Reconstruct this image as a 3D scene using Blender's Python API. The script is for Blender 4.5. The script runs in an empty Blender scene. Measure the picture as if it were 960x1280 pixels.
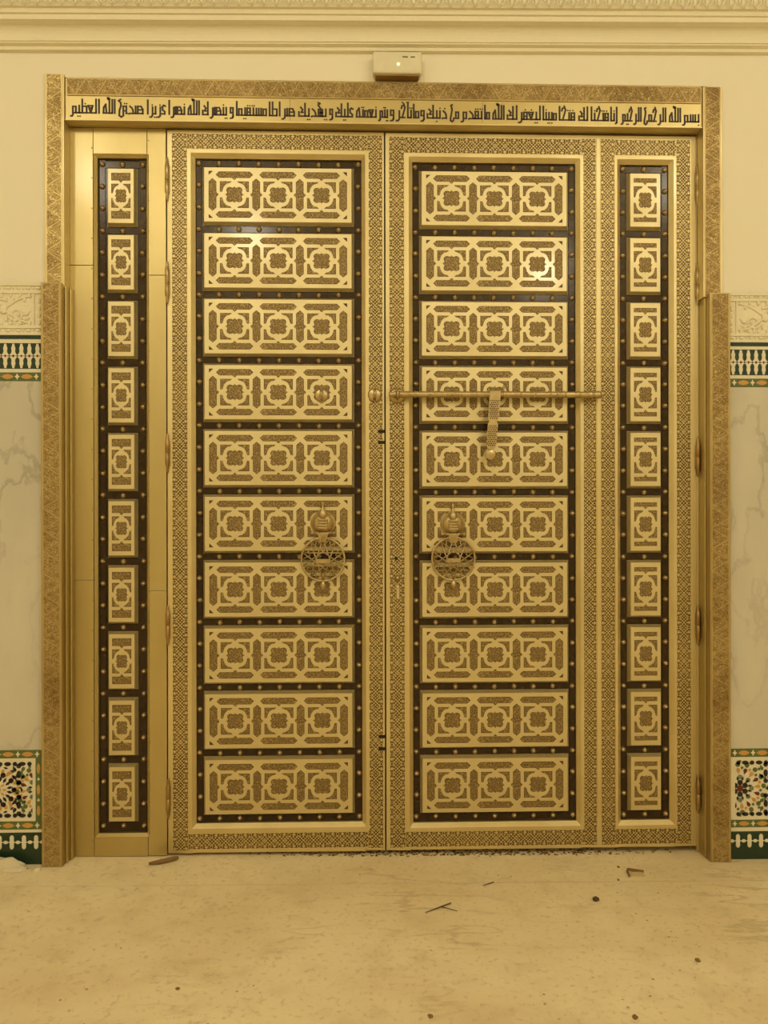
import bpy, math, random
from mathutils import Vector, Matrix
random.seed(7)
S = bpy.context.scene
COL = S.collection
PI = math.pi

# ------------------------------------------------------------------ camera
CAM_POS = (-0.0851, -2.8811, 1.2738)
YAW, PITCH, ROLL = 0.02777, -0.00065, -0.00168
cam = bpy.data.cameras.new('camera'); co = bpy.data.objects.new('camera', cam); COL.objects.link(co)
cam.sensor_fit = 'VERTICAL'; cam.sensor_height = 24.0; cam.lens = 18.0
cam.clip_start = 0.05; cam.clip_end = 60
fw = Vector((math.sin(YAW)*math.cos(PITCH), math.cos(YAW)*math.cos(PITCH), math.sin(PITCH)))
rt = Vector((math.cos(YAW), -math.sin(YAW), 0)); up = rt.cross(fw)
r2 = rt*math.cos(ROLL) + up*math.sin(ROLL); u2 = -rt*math.sin(ROLL) + up*math.cos(ROLL)
m = Matrix((r2, u2, -fw)).transposed().to_4x4(); m.translation = Vector(CAM_POS)
co.matrix_world = m
S.camera = co

# ------------------------------------------------------------------ world, lamps, exposure
w = bpy.data.worlds.new('world'); S.world = w; w.use_nodes = True
w.node_tree.nodes['Background'].inputs[0].default_value = (0.9, 0.62, 0.28, 1)
w.node_tree.nodes['Background'].inputs[1].default_value = 0.02
S.view_settings.view_transform = 'Standard'; S.view_settings.look = 'None'
S.view_settings.gamma = 1.0; S.view_settings.exposure = 0.06; S.view_settings.use_curve_mapping = False
S.cycles.max_bounces = 8; S.cycles.diffuse_bounces = 5; S.cycles.glossy_bounces = 4
S.cycles.sample_clamp_indirect = 4.0
LIGHT_COL = (0.985, 0.918, 0.75)
def lamp(name, loc, power, radius):
    l = bpy.data.lights.new(name, 'POINT'); l.energy = power; l.shadow_soft_size = radius; l.color = LIGHT_COL
    o = bpy.data.objects.new(name, l); COL.objects.link(o); o.location = loc
    return o
lamp('ceiling_lamp_light', (1.50, -3.75, 3.35), 47, 0.10)
lamp('ceiling_lamp_light', (-1.05, -3.75, 3.65), 50, 0.16)
lamp('ceiling_lamp_light', (-2.1, -2.9, 3.75), 27, 0.16)
lamp('ceiling_lamp_light', (2.3, -2.9, 3.75), 27, 0.16)

# ------------------------------------------------------------------ node helper
class N:
    def __init__(s, t, sock): s.t = t; s.s = sock
    def _m(s, op, *a):
        n = s.t.nodes.new('ShaderNodeMath'); n.operation = op
        for i, x in enumerate((s,)+a):
            if isinstance(x, N): s.t.links.new(x.s, n.inputs[i])
            else: n.inputs[i].default_value = float(x)
        return N(s.t, n.outputs[0])
    def __add__(s, o): return s._m('ADD', o)
    def __sub__(s, o): return s._m('SUBTRACT', o)
    def __mul__(s, o): return s._m('MULTIPLY', o)
    def abs(s): return s._m('ABSOLUTE')
    def frac(s): return s._m('FRACT')
    def floor(s): return s._m('FLOOR')
    def lt(s, o): return s._m('LESS_THAN', o)
    def gt(s, o): return s._m('GREATER_THAN', o)
    def min(s, o): return s._m('MINIMUM', o)
    def max(s, o): return s._m('MAXIMUM', o)
    def sqrt(s): return s._m('SQRT')
    def sin(s): return s._m('SINE')
    def inv(s): return (s*-1.0)+1.0
    def smooth(s, a, b):
        n = s.t.nodes.new('ShaderNodeMapRange'); n.interpolation_type = 'SMOOTHSTEP'
        s.t.links.new(s.s, n.inputs[0]); n.inputs[1].default_value = a; n.inputs[2].default_value = b
        return N(s.t, n.outputs[0])

def newmat(name):
    m = bpy.data.materials.new(name); m.use_nodes = True
    t = m.node_tree; b = t.nodes['Principled BSDF']
    return m, t, b
def link(t, a, b): t.links.new(a.s if isinstance(a, N) else a, b)
def noise(t, scale, detail=4, coord='Object', stretch=None, rough=0.55):
    tc = t.nodes.new('ShaderNodeTexCoord'); n = t.nodes.new('ShaderNodeTexNoise')
    src = tc.outputs[coord]
    if stretch:
        mp = t.nodes.new('ShaderNodeMapping'); mp.inputs['Scale'].default_value = stretch
        t.links.new(src, mp.inputs[0]); src = mp.outputs[0]
    t.links.new(src, n.inputs['Vector']); n.inputs['Scale'].default_value = scale
    n.inputs['Detail'].default_value = detail; n.inputs['Roughness'].default_value = rough
    return N(t, n.outputs['Fac'])
def voro(t, scale, feature='F1', stretch=None):
    tc = t.nodes.new('ShaderNodeTexCoord'); n = t.nodes.new('ShaderNodeTexVoronoi'); n.feature = feature
    src = tc.outputs['Object']
    if stretch:
        mp = t.nodes.new('ShaderNodeMapping'); mp.inputs['Scale'].default_value = stretch
        t.links.new(src, mp.inputs[0]); src = mp.outputs[0]
    t.links.new(src, n.inputs['Vector']); n.inputs['Scale'].default_value = scale
    return N(t, n.outputs['Distance'])
def mix(t, f, a, b):
    n = t.nodes.new('ShaderNodeMix'); n.data_type = 'RGBA'
    if isinstance(f, N): t.links.new(f.s, n.inputs[0])
    else: n.inputs[0].default_value = f
    for i, x in ((6, a), (7, b)):
        if isinstance(x, tuple): n.inputs[i].default_value = (*x, 1)
        else: t.links.new(x, n.inputs[i])
    return n.outputs[2]
def lerp(f, a, b): return f*(b-a) + a
def bump(t, b, h, strength, dist):
    n = t.nodes.new('ShaderNodeBump'); n.inputs['Strength'].default_value = strength; n.inputs['Distance'].default_value = dist
    link(t, h, n.inputs['Height']); t.links.new(n.outputs[0], b.inputs['Normal'])
def uvxy(t):
    n = t.nodes.new('ShaderNodeUVMap'); s = t.nodes.new('ShaderNodeSeparateXYZ')
    t.links.new(n.outputs[0], s.inputs[0]); return N(t, s.outputs[0]), N(t, s.outputs[1])

BR = (0.71, 0.605, 0.33); BR2 = (0.61, 0.495, 0.24); BRD = (0.26, 0.155, 0.045)
def brass(name, c1=BR, c2=BR2, r0=0.38, r1=0.54, scale=3.0, stretch=None, metal=0.85, bmp=0.0):
    m, t, b = newmat(name)
    f = noise(t, scale, 5, stretch=stretch)
    t.links.new(mix(t, f.smooth(0.3, 0.72), c1, c2), b.inputs['Base Color'])
    b.inputs['Metallic'].default_value = metal
    link(t, lerp(f, r0, r1), b.inputs['Roughness'])
    b.inputs['Coat Weight'].default_value = 0.22; b.inputs['Coat Roughness'].default_value = 0.12
    if bmp: bump(t, b, noise(t, scale*3, 3), bmp, 0.004)
    return m
def plain(name, c, rough=0.6, metal=0.0, spec=None):
    m, t, b = newmat(name)
    f = noise(t, 40, 3)
    t.links.new(mix(t, f, tuple(x*0.92 for x in c), tuple(min(1, x*1.08) for x in c)), b.inputs['Base Color'])
    b.inputs['Roughness'].default_value = rough; b.inputs['Metallic'].default_value = metal
    if spec is not None: b.inputs['Specular IOR Level'].default_value = spec
    return m

M = {}
M['brass'] = brass('brass_sheet')
M['brass_plate'] = brass('brass_panel_face', (0.71, 0.615, 0.35), (0.64, 0.54, 0.285), 0.44, 0.56, 5)
M['brass_plain'] = brass('brass_plain_sheet', (0.58, 0.475, 0.215), (0.48, 0.375, 0.15), 0.34, 0.48, 2.2, stretch=(1, 1, 0.35), bmp=0.10)
M['bronze'] = brass('aged_bronze', (0.42, 0.27, 0.10), (0.30, 0.185, 0.065), 0.35, 0.5, 9)
M['hardware'] = brass('worn_brass_hardware', (0.53, 0.415, 0.20), (0.41, 0.305, 0.14), 0.30, 0.45, 30)
M['stud'] = brass('stud_brass', (0.48, 0.37, 0.21), (0.38, 0.28, 0.15), 0.28, 0.40, 12)
M['steel'] = plain('bright_steel', (0.72, 0.66, 0.52), 0.3, 1.0)
M['hole'] = plain('dark_hole', (0.012, 0.007, 0.004), 0.8)
M['inlay'] = plain('black_lettering', (0.032, 0.018, 0.008), 0.55)

def strap():
    m, t, b = newmat('dark_strap_metal')
    f = noise(t, 14, 4)
    t.links.new(mix(t, f, (0.024, 0.0125, 0.005), (0.044, 0.025, 0.0105)), b.inputs['Base Color'])
    b.inputs['Coat Weight'].default_value = 0.25; b.inputs['Coat Roughness'].default_value = 0.14
    b.inputs['Specular IOR Level'].default_value = 0.22; b.inputs['Specular Tint'].default_value = (1, 0.85, 0.6, 1)
    b.inputs['Metallic'].default_value = 0.15; link(t, lerp(noise(t, 9, 3), 0.16, 0.42), b.inputs['Roughness'])
    bump(t, b, noise(t, 26, 3), 0.35, 0.004)
    return m
M['strap'] = strap()

def engraved(name='engraved_filigree'):
    m, t, b = newmat(name)
    d = voro(t, 125, 'DISTANCE_TO_EDGE'); k = voro(t, 210, 'F1')
    f = d.smooth(0.02, 0.12).inv()*0.75 + k.smooth(0.16, 0.34).inv()*0.35
    f = f.min(1.0)
    t.links.new(mix(t, f, (0.165, 0.105, 0.034), (0.44, 0.325, 0.130)), b.inputs['Base Color'])
    b.inputs['Metallic'].default_value = 0.55; b.inputs['Roughness'].default_value = 0.5
    bump(t, b, f, 0.4, 0.001)
    return m
M['engraved'] = engraved()
M['engraved_edge'] = plain('engraved_outline', (0.085, 0.048, 0.014), 0.55, 0.3)

def band_mat(name, W, bright=1.0):
    """fine engraved border: lattice of small lozenges between two rows of stars (u in metres, v across -0.5..0.5)"""
    m, t, b = newmat(name)
    u, v = uvxy(t)
    P = 0.0362
    a = u*(1/0.0126); c = v*(W/0.0126)
    l1 = ((a+c).frac()-0.5).abs(); l2 = ((a-c).frac()-0.5).abs()
    dots = l1.max(l2).smooth(0.22, 0.34).inv()
    fs = (u*(1/P)).frac()-0.5
    av = v.abs()
    chain = (fs.abs()*2.0 - av*(1/0.27)).abs().smooth(0.05, 0.12).inv()
    centre = dots.max(chain*0.8)
    dx = (fs*P).abs(); dv = ((av-0.375)*W).abs()
    r = (dx*dx+dv*dv).sqrt()
    star = dx.min(dv).lt(0.0017)*dx.max(dv).lt(0.0068)
    star = star.max(r.lt(0.0036))
    g = ((u*(1/P)+0.5).frac()-0.5)
    gx = (g*P).abs(); gr = (gx*gx+dv*dv).sqrt()
    ring = (gr-0.0052).abs().smooth(0.0008, 0.0018).inv()
    edge = star.max(ring*0.75)
    isedge = av.gt(0.285)
    mk = centre*isedge.inv() + edge*isedge
    mk = mk.max((av-0.285).abs().smooth(0.006, 0.016).inv()*0.6)
    mk = mk.max(av.gt(0.475)*0.9)
    wear = noise(t, 5, 4).smooth(0.35, 0.7)
    dark = mix(t, wear, (0.10*bright, 0.062*bright, 0.019*bright), (0.17*bright, 0.110*bright, 0.034*bright))
    t.links.new(mix(t, mk, dark, (0.66, 0.53, 0.24)), b.inputs['Base Color'])
    b.inputs['Metallic'].default_value = 0.65
    b.inputs['Roughness'].default_value = 0.42
    bump(t, b, mk, 0.5, 0.0012)
    return m
M['band'] = band_mat('engraved_border', 0.0567)

def casing_mat(name, W, P=0.078, hs=1.0, tone=1.0, dull=(1, 1, 1)):
    """embossed casing: triangles and lozenges in relief over worn, stained brass"""
    m, t, b = newmat(name)
    u, v = uvxy(t)
    fs = ((u*(1/P)).frac()-0.5).abs()*2.0
    vv = v*2.0
    d1 = (fs - (vv*0.5+0.5)).abs().smooth(0.04, 0.11).inv()
    d2 = (((u*(2/P)).frac()-0.5).abs()*2.0 - (vv*-0.5+0.5)).abs().smooth(0.05, 0.12).inv()
    cell = voro(t, 105, 'DISTANCE_TO_EDGE').smooth(0.03, 0.14)
    vt = noise(t, 60, 4).smooth(0.35, 0.65)
    row = ((u*(4/P)).frac()-0.5).abs()*2.0
    d3 = (row - (vv.abs()*1.6).frac()).abs().smooth(0.08, 0.24).inv()
    h = (d1*0.72).max(d2*0.40).max(cell*(vt*0.7+0.25)).max(d3*0.30)
    rim = v.abs().gt(0.43)
    h = h.max(rim)
    stain = noise(t, 6.5, 5).smooth(0.42, 0.72)
    k = lambda c_: tuple(x*tone*y for x, y in zip(c_, dull))
    c = mix(t, stain, k((0.70, 0.555, 0.25)), k((0.54, 0.40, 0.16)))
    c2 = mix(t, stain, k((0.34, 0.24, 0.088)), k((0.22, 0.145, 0.046)))
    t.links.new(mix(t, h, c2, c), b.inputs['Base Color'])
    b.inputs['Metallic'].default_value = 0.65; b.inputs['Roughness'].default_value = 0.42
    bump(t, b, h + noise(t, 18, 3)*1.2, 0.55*hs, 0.003)
    return m
M['casing'] = casing_mat('embossed_casing', 0.07)
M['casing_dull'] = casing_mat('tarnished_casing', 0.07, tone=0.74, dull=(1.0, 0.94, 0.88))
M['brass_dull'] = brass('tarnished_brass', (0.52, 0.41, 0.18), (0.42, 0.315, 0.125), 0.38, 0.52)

def plaster(name, c, rough=0.85, sc=2.0, b_=0.15, bs=60):
    m, t, b = newmat(name)
    f = noise(t, sc, 5)
    t.links.new(mix(t, f, tuple(x*0.95 for x in c), c), b.inputs['Base Color']); b.inputs['Roughness'].default_value = rough
    bump(t, b, noise(t, bs, 4), b_, 0.004)
    return m
M['plaster'] = plaster('cream_plaster', (0.84, 0.78, 0.60))
M['stucco'] = plaster('carved_stucco', (0.82, 0.75, 0.54), bs=110, b_=0.35)
def marble():
    m, t, b = newmat('veined_marble')
    n1 = noise(t, 2.2, 6, stretch=(1.3, 1, 0.7)); n2 = noise(t, 3.6, 7, stretch=(1.6, 1, 0.9))
    vein = (n2-0.5).abs().smooth(0.0, 0.035).inv()*n1.smooth(0.4, 0.65)
    base = mix(t, n1.smooth(0.3, 0.7), (0.64, 0.59, 0.47), (0.53, 0.49, 0.39))
    t.links.new(mix(t, vein*0.8, base, (0.36, 0.33, 0.25)), b.inputs['Base Color'])
    b.inputs['Roughness'].default_value = 0.3
    return m
M['marble'] = marble()
def floor_mat():
    m, t, b = newmat('dusty_floor')
    n1 = noise(t, 1.6, 7, stretch=(0.8, 1.3, 1)); n2 = noise(t, 9, 6); n3 = noise(t, 55, 3)
    base = mix(t, n1.smooth(0.32, 0.7), (0.86, 0.74, 0.49), (0.72, 0.59, 0.36))
    base = mix(t, n2.smooth(0.46, 0.80)*0.40, base, (0.55, 0.42, 0.22))
    base = mix(t, n3.smooth(0.52, 0.76)*0.55, base, (0.52, 0.40, 0.22))
    sp = voro(t, 26, 'F1').smooth(0.07, 0.13).inv()*noise(t, 3.1, 3).smooth(0.48, 0.62)
    st = (noise(t, 2.6, 6, stretch=(0.5, 2.2, 1))-0.5).abs().smooth(0.0, 0.022).inv()*noise(t, 1.1, 3).smooth(0.5, 0.66)
    base = mix(t, st*0.45, base, (0.42, 0.31, 0.15))
    base = mix(t, sp*0.8, base, (0.24, 0.165, 0.07))
    t.links.new(base, b.inputs['Base Color'])
    b.inputs['Roughness'].default_value = 0.6
    bump(t, b, n2 + n3*0.3, 0.2, 0.006)
    return m
M['floor'] = floor_mat()
M['grime'] = plain('grime_joint', (0.10, 0.065, 0.025), 0.9)
M['tile_white'] = plain('glazed_cream_tile', (0.74, 0.68, 0.50), 0.25)
M['tile_green'] = plain('glazed_dark_green_tile', (0.012, 0.036, 0.016), 0.18)
M['tile_mid'] = plain('glazed_mid_green_tile', (0.10, 0.138, 0.042), 0.2)
M['tile_black'] = plain('glazed_black_tile', (0.012, 0.010, 0.012), 0.18)
M['tile_orange'] = plain('glazed_ochre_tile', (0.56, 0.30, 0.075), 0.22)
M['tile_red'] = plain('glazed_red_tile', (0.13, 0.018, 0.010), 0.22)
M['tile_sage'] = plain('glazed_sage_tile', (0.16, 0.20, 0.12), 0.22)
M['plastic'] = plain('cream_plastic', (0.72, 0.66, 0.47), 0.45)
M['wood'] = plain('splintered_wood', (0.22, 0.125, 0.04), 0.8)
M['twig'] = plain('dry_twig', (0.085, 0.05, 0.02), 0.8)
M['rubble'] = plain('plaster_rubble', (0.66, 0.58, 0.40), 0.9)
M['card'] = plain('kraft_card', (0.58, 0.45, 0.22), 0.8)
def led():
    m, t, b = newmat('green_led')
    f = noise(t, 30, 1)
    t.links.new(mix(t, f, (0.35, 1.0, 0.22), (0.5, 1.0, 0.30)), b.inputs['Emission Color']); b.inputs['Emission Strength'].default_value = 2.5
    return m
M['led'] = led()

# ------------------------------------------------------------------ mesh helper
class MB:
    def __init__(s): s.v = []; s.f = []; s.m = []; s.uv = []; s.sm = []; s.mats = []
    def mi(s, k):
        if k not in s.mats: s.mats.append(k)
        return s.mats.index(k)
    def face(s, pts, mat, uv=None, smooth=False):
        i = len(s.v); s.v += [tuple(p) for p in pts]; s.f.append(tuple(range(i, i+len(pts)))); s.m.append(s.mi(mat))
        s.uv.append(uv or [(0, 0.46)]*len(pts)); s.sm.append(smooth)
    def box(s, x0, x1, y0, y1, z0, z1, mat, uvdir=None, front=None):
        """uvdir 'z' / 'x': the front (-y) face gets u in metres along that axis and v across -0.5..0.5"""
        fm = front or mat
        uv = None
        if uvdir == 'z': uv = [(z0, -.5), (z0, .5), (z1, .5), (z1, -.5)]
        if uvdir == 'x': uv = [(x0, -.5), (x1, -.5), (x1, .5), (x0, .5)]
        s.face([(x0, y0, z0), (x1, y0, z0), (x1, y0, z1), (x0, y0, z1)], fm, uv)
        s.face([(x1, y1, z0), (x0, y1, z0), (x0, y1, z1), (x1, y1, z1)], mat)
        s.face([(x0, y1, z0), (x0, y0, z0), (x0, y0, z1), (x0, y1, z1)], mat)
        s.face([(x1, y0, z0), (x1, y1, z0), (x1, y1, z1), (x1, y0, z1)], mat)
        s.face([(x0, y0, z1), (x1, y0, z1), (x1, y1, z1), (x0, y1, z1)], mat)
        s.face([(x0, y1, z0), (x1, y1, z0), (x1, y0, z0), (x0, y0, z0)], mat)
        return s
    def poly(s, p, y0, y1, mat, side=None):
        """prism of a polygon in the x-z plane; y0 is the front"""
        a = sum(p[i][0]*p[(i+1) % len(p)][1]-p[(i+1) % len(p)][0]*p[i][1] for i in range(len(p)))
        if a < 0: p = p[::-1]
        s.face([(x, y0, z) for x, z in p], mat)
        if y1 is not None:
            n = len(p); sd = side or mat
            for i in range(n):
                (xa, za), (xb, zb) = p[i], p[(i+1) % n]
                s.face([(xa, y0, za), (xa, y1, za), (xb, y1, zb), (xb, y0, zb)], sd)
        return s
    def frustum(s, x0, x1, z0, z1, yb, yf, inset, mat):
        o = [(x0, z0), (x1, z0), (x1, z1), (x0, z1)]; i_ = [(x0+inset, z0+inset), (x1-inset, z0+inset), (x1-inset, z1-inset), (x0+inset, z1-inset)]
        s.face([(x, yf, z) for x, z in i_], mat)
        for k in range(4):
            a, b_ = o[k], o[(k+1) % 4]; c, d = i_[(k+1) % 4], i_[k]
            s.face([(a[0], yb, a[1]), (b_[0], yb, b_[1]), (c[0], yf, c[1]), (d[0], yf, d[1])], mat)
        return s
    def lathe(s, prof, mat, origin=(0, 0, 0), axis='z', n=20, smooth=True):
        ox, oy, oz = origin
        def P(r, h, a):
            c, q = r*math.cos(a), r*math.sin(a)
            if axis == 'z': return (ox+c, oy+q, oz+h)
            if axis == 'x': return (ox+h, oy+c, oz+q)
            return (ox+c, oy-h, oz+q)          # axis 'y': h grows towards the viewer's side (-y)
        for (r0, h0), (r1, h1) in zip(prof, prof[1:]):
            for k in range(n):
                a0, a1 = 2*PI*k/n, 2*PI*(k+1)/n
                q = [P(r0, h0, a0), P(r0, h0, a1), P(r1, h1, a1), P(r1, h1, a0)]
                if r0 < 1e-6: q = [q[0], q[2], q[3]]
                elif r1 < 1e-6: q = q[:3]
                s.face(q, mat, smooth=smooth)
        return s
    def tube(s, pts, r, mat, n=8, cap=True, flat=1.0):
        pts = [Vector(p) for p in pts]; rs = r if isinstance(r, list) else [r]*len(pts)
        rings = []
        for i, p in enumerate(pts):
            d = (pts[min(i+1, len(pts)-1)]-pts[max(i-1, 0)]).normalized()
            ref = Vector((0, 1, 0)) if abs(d.y) < 0.9 else Vector((1, 0, 0))
            e1 = d.cross(ref).normalized(); e2 = d.cross(e1).normalized()
            rings.append([p + e1*rs[i]*math.cos(2*PI*k/n) + e2*rs[i]*flat*math.sin(2*PI*k/n) for k in range(n)])
        for A, B in zip(rings, rings[1:]):
            for k in range(n): s.face([A[k], A[(k+1) % n], B[(k+1) % n], B[k]], mat, smooth=True)
        if cap:
            s.face(rings[0][::-1], mat); s.face(rings[-1], mat)
        return s
    def blob(s, c, rx, ry, rz, mat, n=10, k=6, jitter=0.0):
        P = {}
        def pt(i, j):
            j %= n
            if i in (0, k): j = 0
            if (i, j) not in P:
                th = PI*i/k; ph = 2*PI*j/n; g = 1+random.uniform(-jitter, jitter)
                P[i, j] = (c[0]+rx*g*math.sin(th)*math.cos(ph), c[1]+ry*g*math.sin(th)*math.sin(ph), c[2]+rz*g*math.cos(th))
            return P[i, j]
        for i in range(k):
            for j in range(n):
                q = [pt(i, j), pt(i+1, j), pt(i+1, j+1), pt(i, j+1)]
                if i == 0: q = q[:3]
                elif i == k-1: q = [q[0], q[1], q[3]]
                s.face(q, mat, smooth=jitter == 0)
        return s
    def mesh(s, name):
        me = bpy.data.meshes.new(name)
        key = {}; vs = []; fs = []
        for f in s.f:
            g = []
            for i in f:
                q = tuple(round(c, 6) for c in s.v[i])
                if q not in key: key[q] = len(vs); vs.append(q)
                g.append(key[q])
            fs.append(g)
        keep = [k for k, g in enumerate(fs) if len(set(g)) == len(g)]
        me.from_pydata(vs, [], [fs[k] for k in keep])
        for k in s.mats: me.materials.append(M[k])
        uvl = me.uv_layers.new(name='UVMap')
        li = 0
        for p, k in zip(me.polygons, keep):
            p.material_index = s.m[k]; p.use_smooth = s.sm[k]
            for c in s.uv[k]:
                uvl.data[li].uv = c; li += 1
        me.validate(); me.update()
        return me
    def build(s, name, parent=None, loc=None, origin=None, bevel=0.0):
        if origin:      # keep geometry where it is, move the object's origin
            ox, oy, oz = origin; s.v = [(x-ox, y-oy, z-oz) for x, y, z in s.v]; loc = origin
        o = bpy.data.objects.new(name, s.mesh(name)); COL.objects.link(o)
        if parent: o.parent = parent
        if loc:
            o.location = loc
            if parent:
                pw = Vector(parent.location)
                pp = parent.parent
                while pp: pw += Vector(pp.location); pp = pp.parent
                o.location = Vector(loc)-pw
        elif parent:
            pw = Vector(parent.location); pp = parent.parent
            while pp: pw += Vector(pp.location); pp = pp.parent
            o.location = -pw
        if bevel:
            b = o.modifiers.new('bevel', 'BEVEL'); b.width = bevel; b.segments = 2; b.limit_method = 'ANGLE'; b.angle_limit = 0.9
            b.harden_normals = False
        return o
def tag(o, label=None, cat=None, group=None, kind=None):
    if label: o['label'] = label
    if cat: o['category'] = cat
    if group: o['group'] = group
    if kind: o['kind'] = kind
    return o
def empty(name, loc, label, cat, group=None):
    o = bpy.data.objects.new(name, None); COL.objects.link(o); o.location = loc; o.empty_display_size = 0.1
    return tag(o, label, cat, group)
def copy_to(o, parent, world):
    c = o.copy(); COL.objects.link(c); c.parent = parent
    pw = Vector((0, 0, 0)); pp = parent
    while pp: pw += Vector(pp.location); pp = pp.parent
    c.location = Vector(world)-pw
    return c
def struct(mb, name, label=None, bevel=0.0):
    return tag(mb.build(name, bevel=bevel), label, kind='structure')

# ------------------------------------------------------------------ room shell
def fz(x): return -0.016 - 0.0070*x          # the floor falls a little towards the right
RX, RY, RZ = 3.4, -6.2, 4.0
fb = MB()
def slab(mb, x0, x1, y0, y1, mat, dz=0.0, th=0.12):
    t = [(x0, y0, fz(x0)+dz), (x1, y0, fz(x1)+dz), (x1, y1, fz(x1)+dz), (x0, y1, fz(x0)+dz)]
    mb.face(t, mat); b_ = [(x, y, z-th) for x, y, z in t]
    mb.face(b_[::-1], mat)
    for k in range(4):
        mb.face([t[k], b_[k], b_[(k+1) % 4], t[(k+1) % 4]], mat)
slab(fb, -RX, RX, RY, -0.222, 'floor')
struct(fb, 'floor', 'dusty cream stone floor in front of the brass doors')
tb = MB(); slab(tb, -RX, RX, -0.2185, 0.30, 'floor')
struct(tb, 'floor_threshold', 'cream stone threshold strip under the brass doors')
gb = MB()
gb.face([(-RX, -0.223, fz(-RX)-0.0022), (RX, -0.223, fz(RX)-0.0022), (RX, -0.2175, fz(RX)-0.0022), (-RX, -0.2175, fz(-RX)-0.0022)], 'grime')
gb.face([(-RX, -0.2175, fz(-RX)-0.01), (RX, -0.2175, fz(RX)-0.01), (RX, -0.223, fz(RX)-0.01), (-RX, -0.223, fz(-RX)-0.01)], 'grime')
struct(gb, 'trim_1', 'dark joint line between floor and threshold')

WY = -0.045
wb = MB()
wb.box(-RX, -1.195, WY, 0.25, -0.1, RZ, 'plaster'); wb.box(1.205, RX, WY, 0.25, -0.1, RZ, 'plaster'); wb.box(-1.195, 1.205, WY, 0.25, 2.8605, RZ, 'plaster')
struct(wb, 'wall_back', 'cream plaster wall around the brass doorway')
b = MB(); b.box(-RX-0.1, -RX, RY, 0.25, -0.1, RZ, 'plaster'); struct(b, 'wall_left')
b = MB(); b.box(RX, RX+0.1, RY, 0.25, -0.1, RZ, 'plaster'); struct(b, 'wall_right')
b = MB(); b.box(-RX-0.1, RX+0.1, RY-0.1, RY, -0.1, RZ, 'plaster'); struct(b, 'wall_front')
b = MB(); b.box(-RX-0.1, RX+0.1, RY-0.1, 0.25, RZ, RZ+0.1, 'plaster'); struct(b, 'ceiling')

# cornice: stepped plaster moulding under a carved band
cb = MB()
prof = [(WY, 2.963), (-0.062, 2.965), (-0.063, 2.976), (-0.078, 2.980), (-0.079, 2.985)]
for k in range(7):
    a = k/6*PI/2; prof.append((-0.079-0.030*(1-math.cos(a)) - 0.004, 2.985+0.042*math.sin(a)))
prof += [(-0.130, 3.032), (-0.132, 3.048), (-0.139, 3.050), (-0.141, 3.064), (-0.150, 3.067), (-0.20, 3.30), (WY, 3.30)]
def cz(x, z): return z + 0.0115*(x+0.004)     # the moulding climbs very slightly to the right, as built
XS = [-RX, -1.5, -1.2, -0.9, -0.5, 0, 0.5, 1.0, 1.5, RX]
for xa, xb in zip(XS, XS[1:]):
    for (ya, za), (yb, zb) in zip(prof, prof[1:]):
        cb.face([(xb, ya, cz(xb, za)), (xb, yb, cz(xb, zb)), (xa, yb, cz(xa, zb)), (xa, ya, cz(xa, za))], 'stucco')
x = -1.75
while x < 1.75:                                # carved leaf row
    for j in range(3):
        zz = 3.088+j*0.05; yy = -0.153-(j*0.05+0.021)*0.05/0.233
        xo = x + (0.026 if j % 2 else 0)
        cb.blob((xo, yy+0.002, cz(xo, zz)), 0.008, 0.0045, 0.016, 'stucco', 8, 5)
        for sgn in (-1, 1): cb.tube([(xo, yy-0.003, cz(xo, zz-0.024)), (xo+sgn*0.017, yy-0.005, cz(xo, zz-0.008)), (xo+sgn*0.012, yy-0.004, cz(xo, zz+0.016))], 0.0026, 'stucco', 5)
    x += 0.044
struct(cb, 'trim_2', 'cream plaster cornice with stepped mouldings and carved band')

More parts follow.
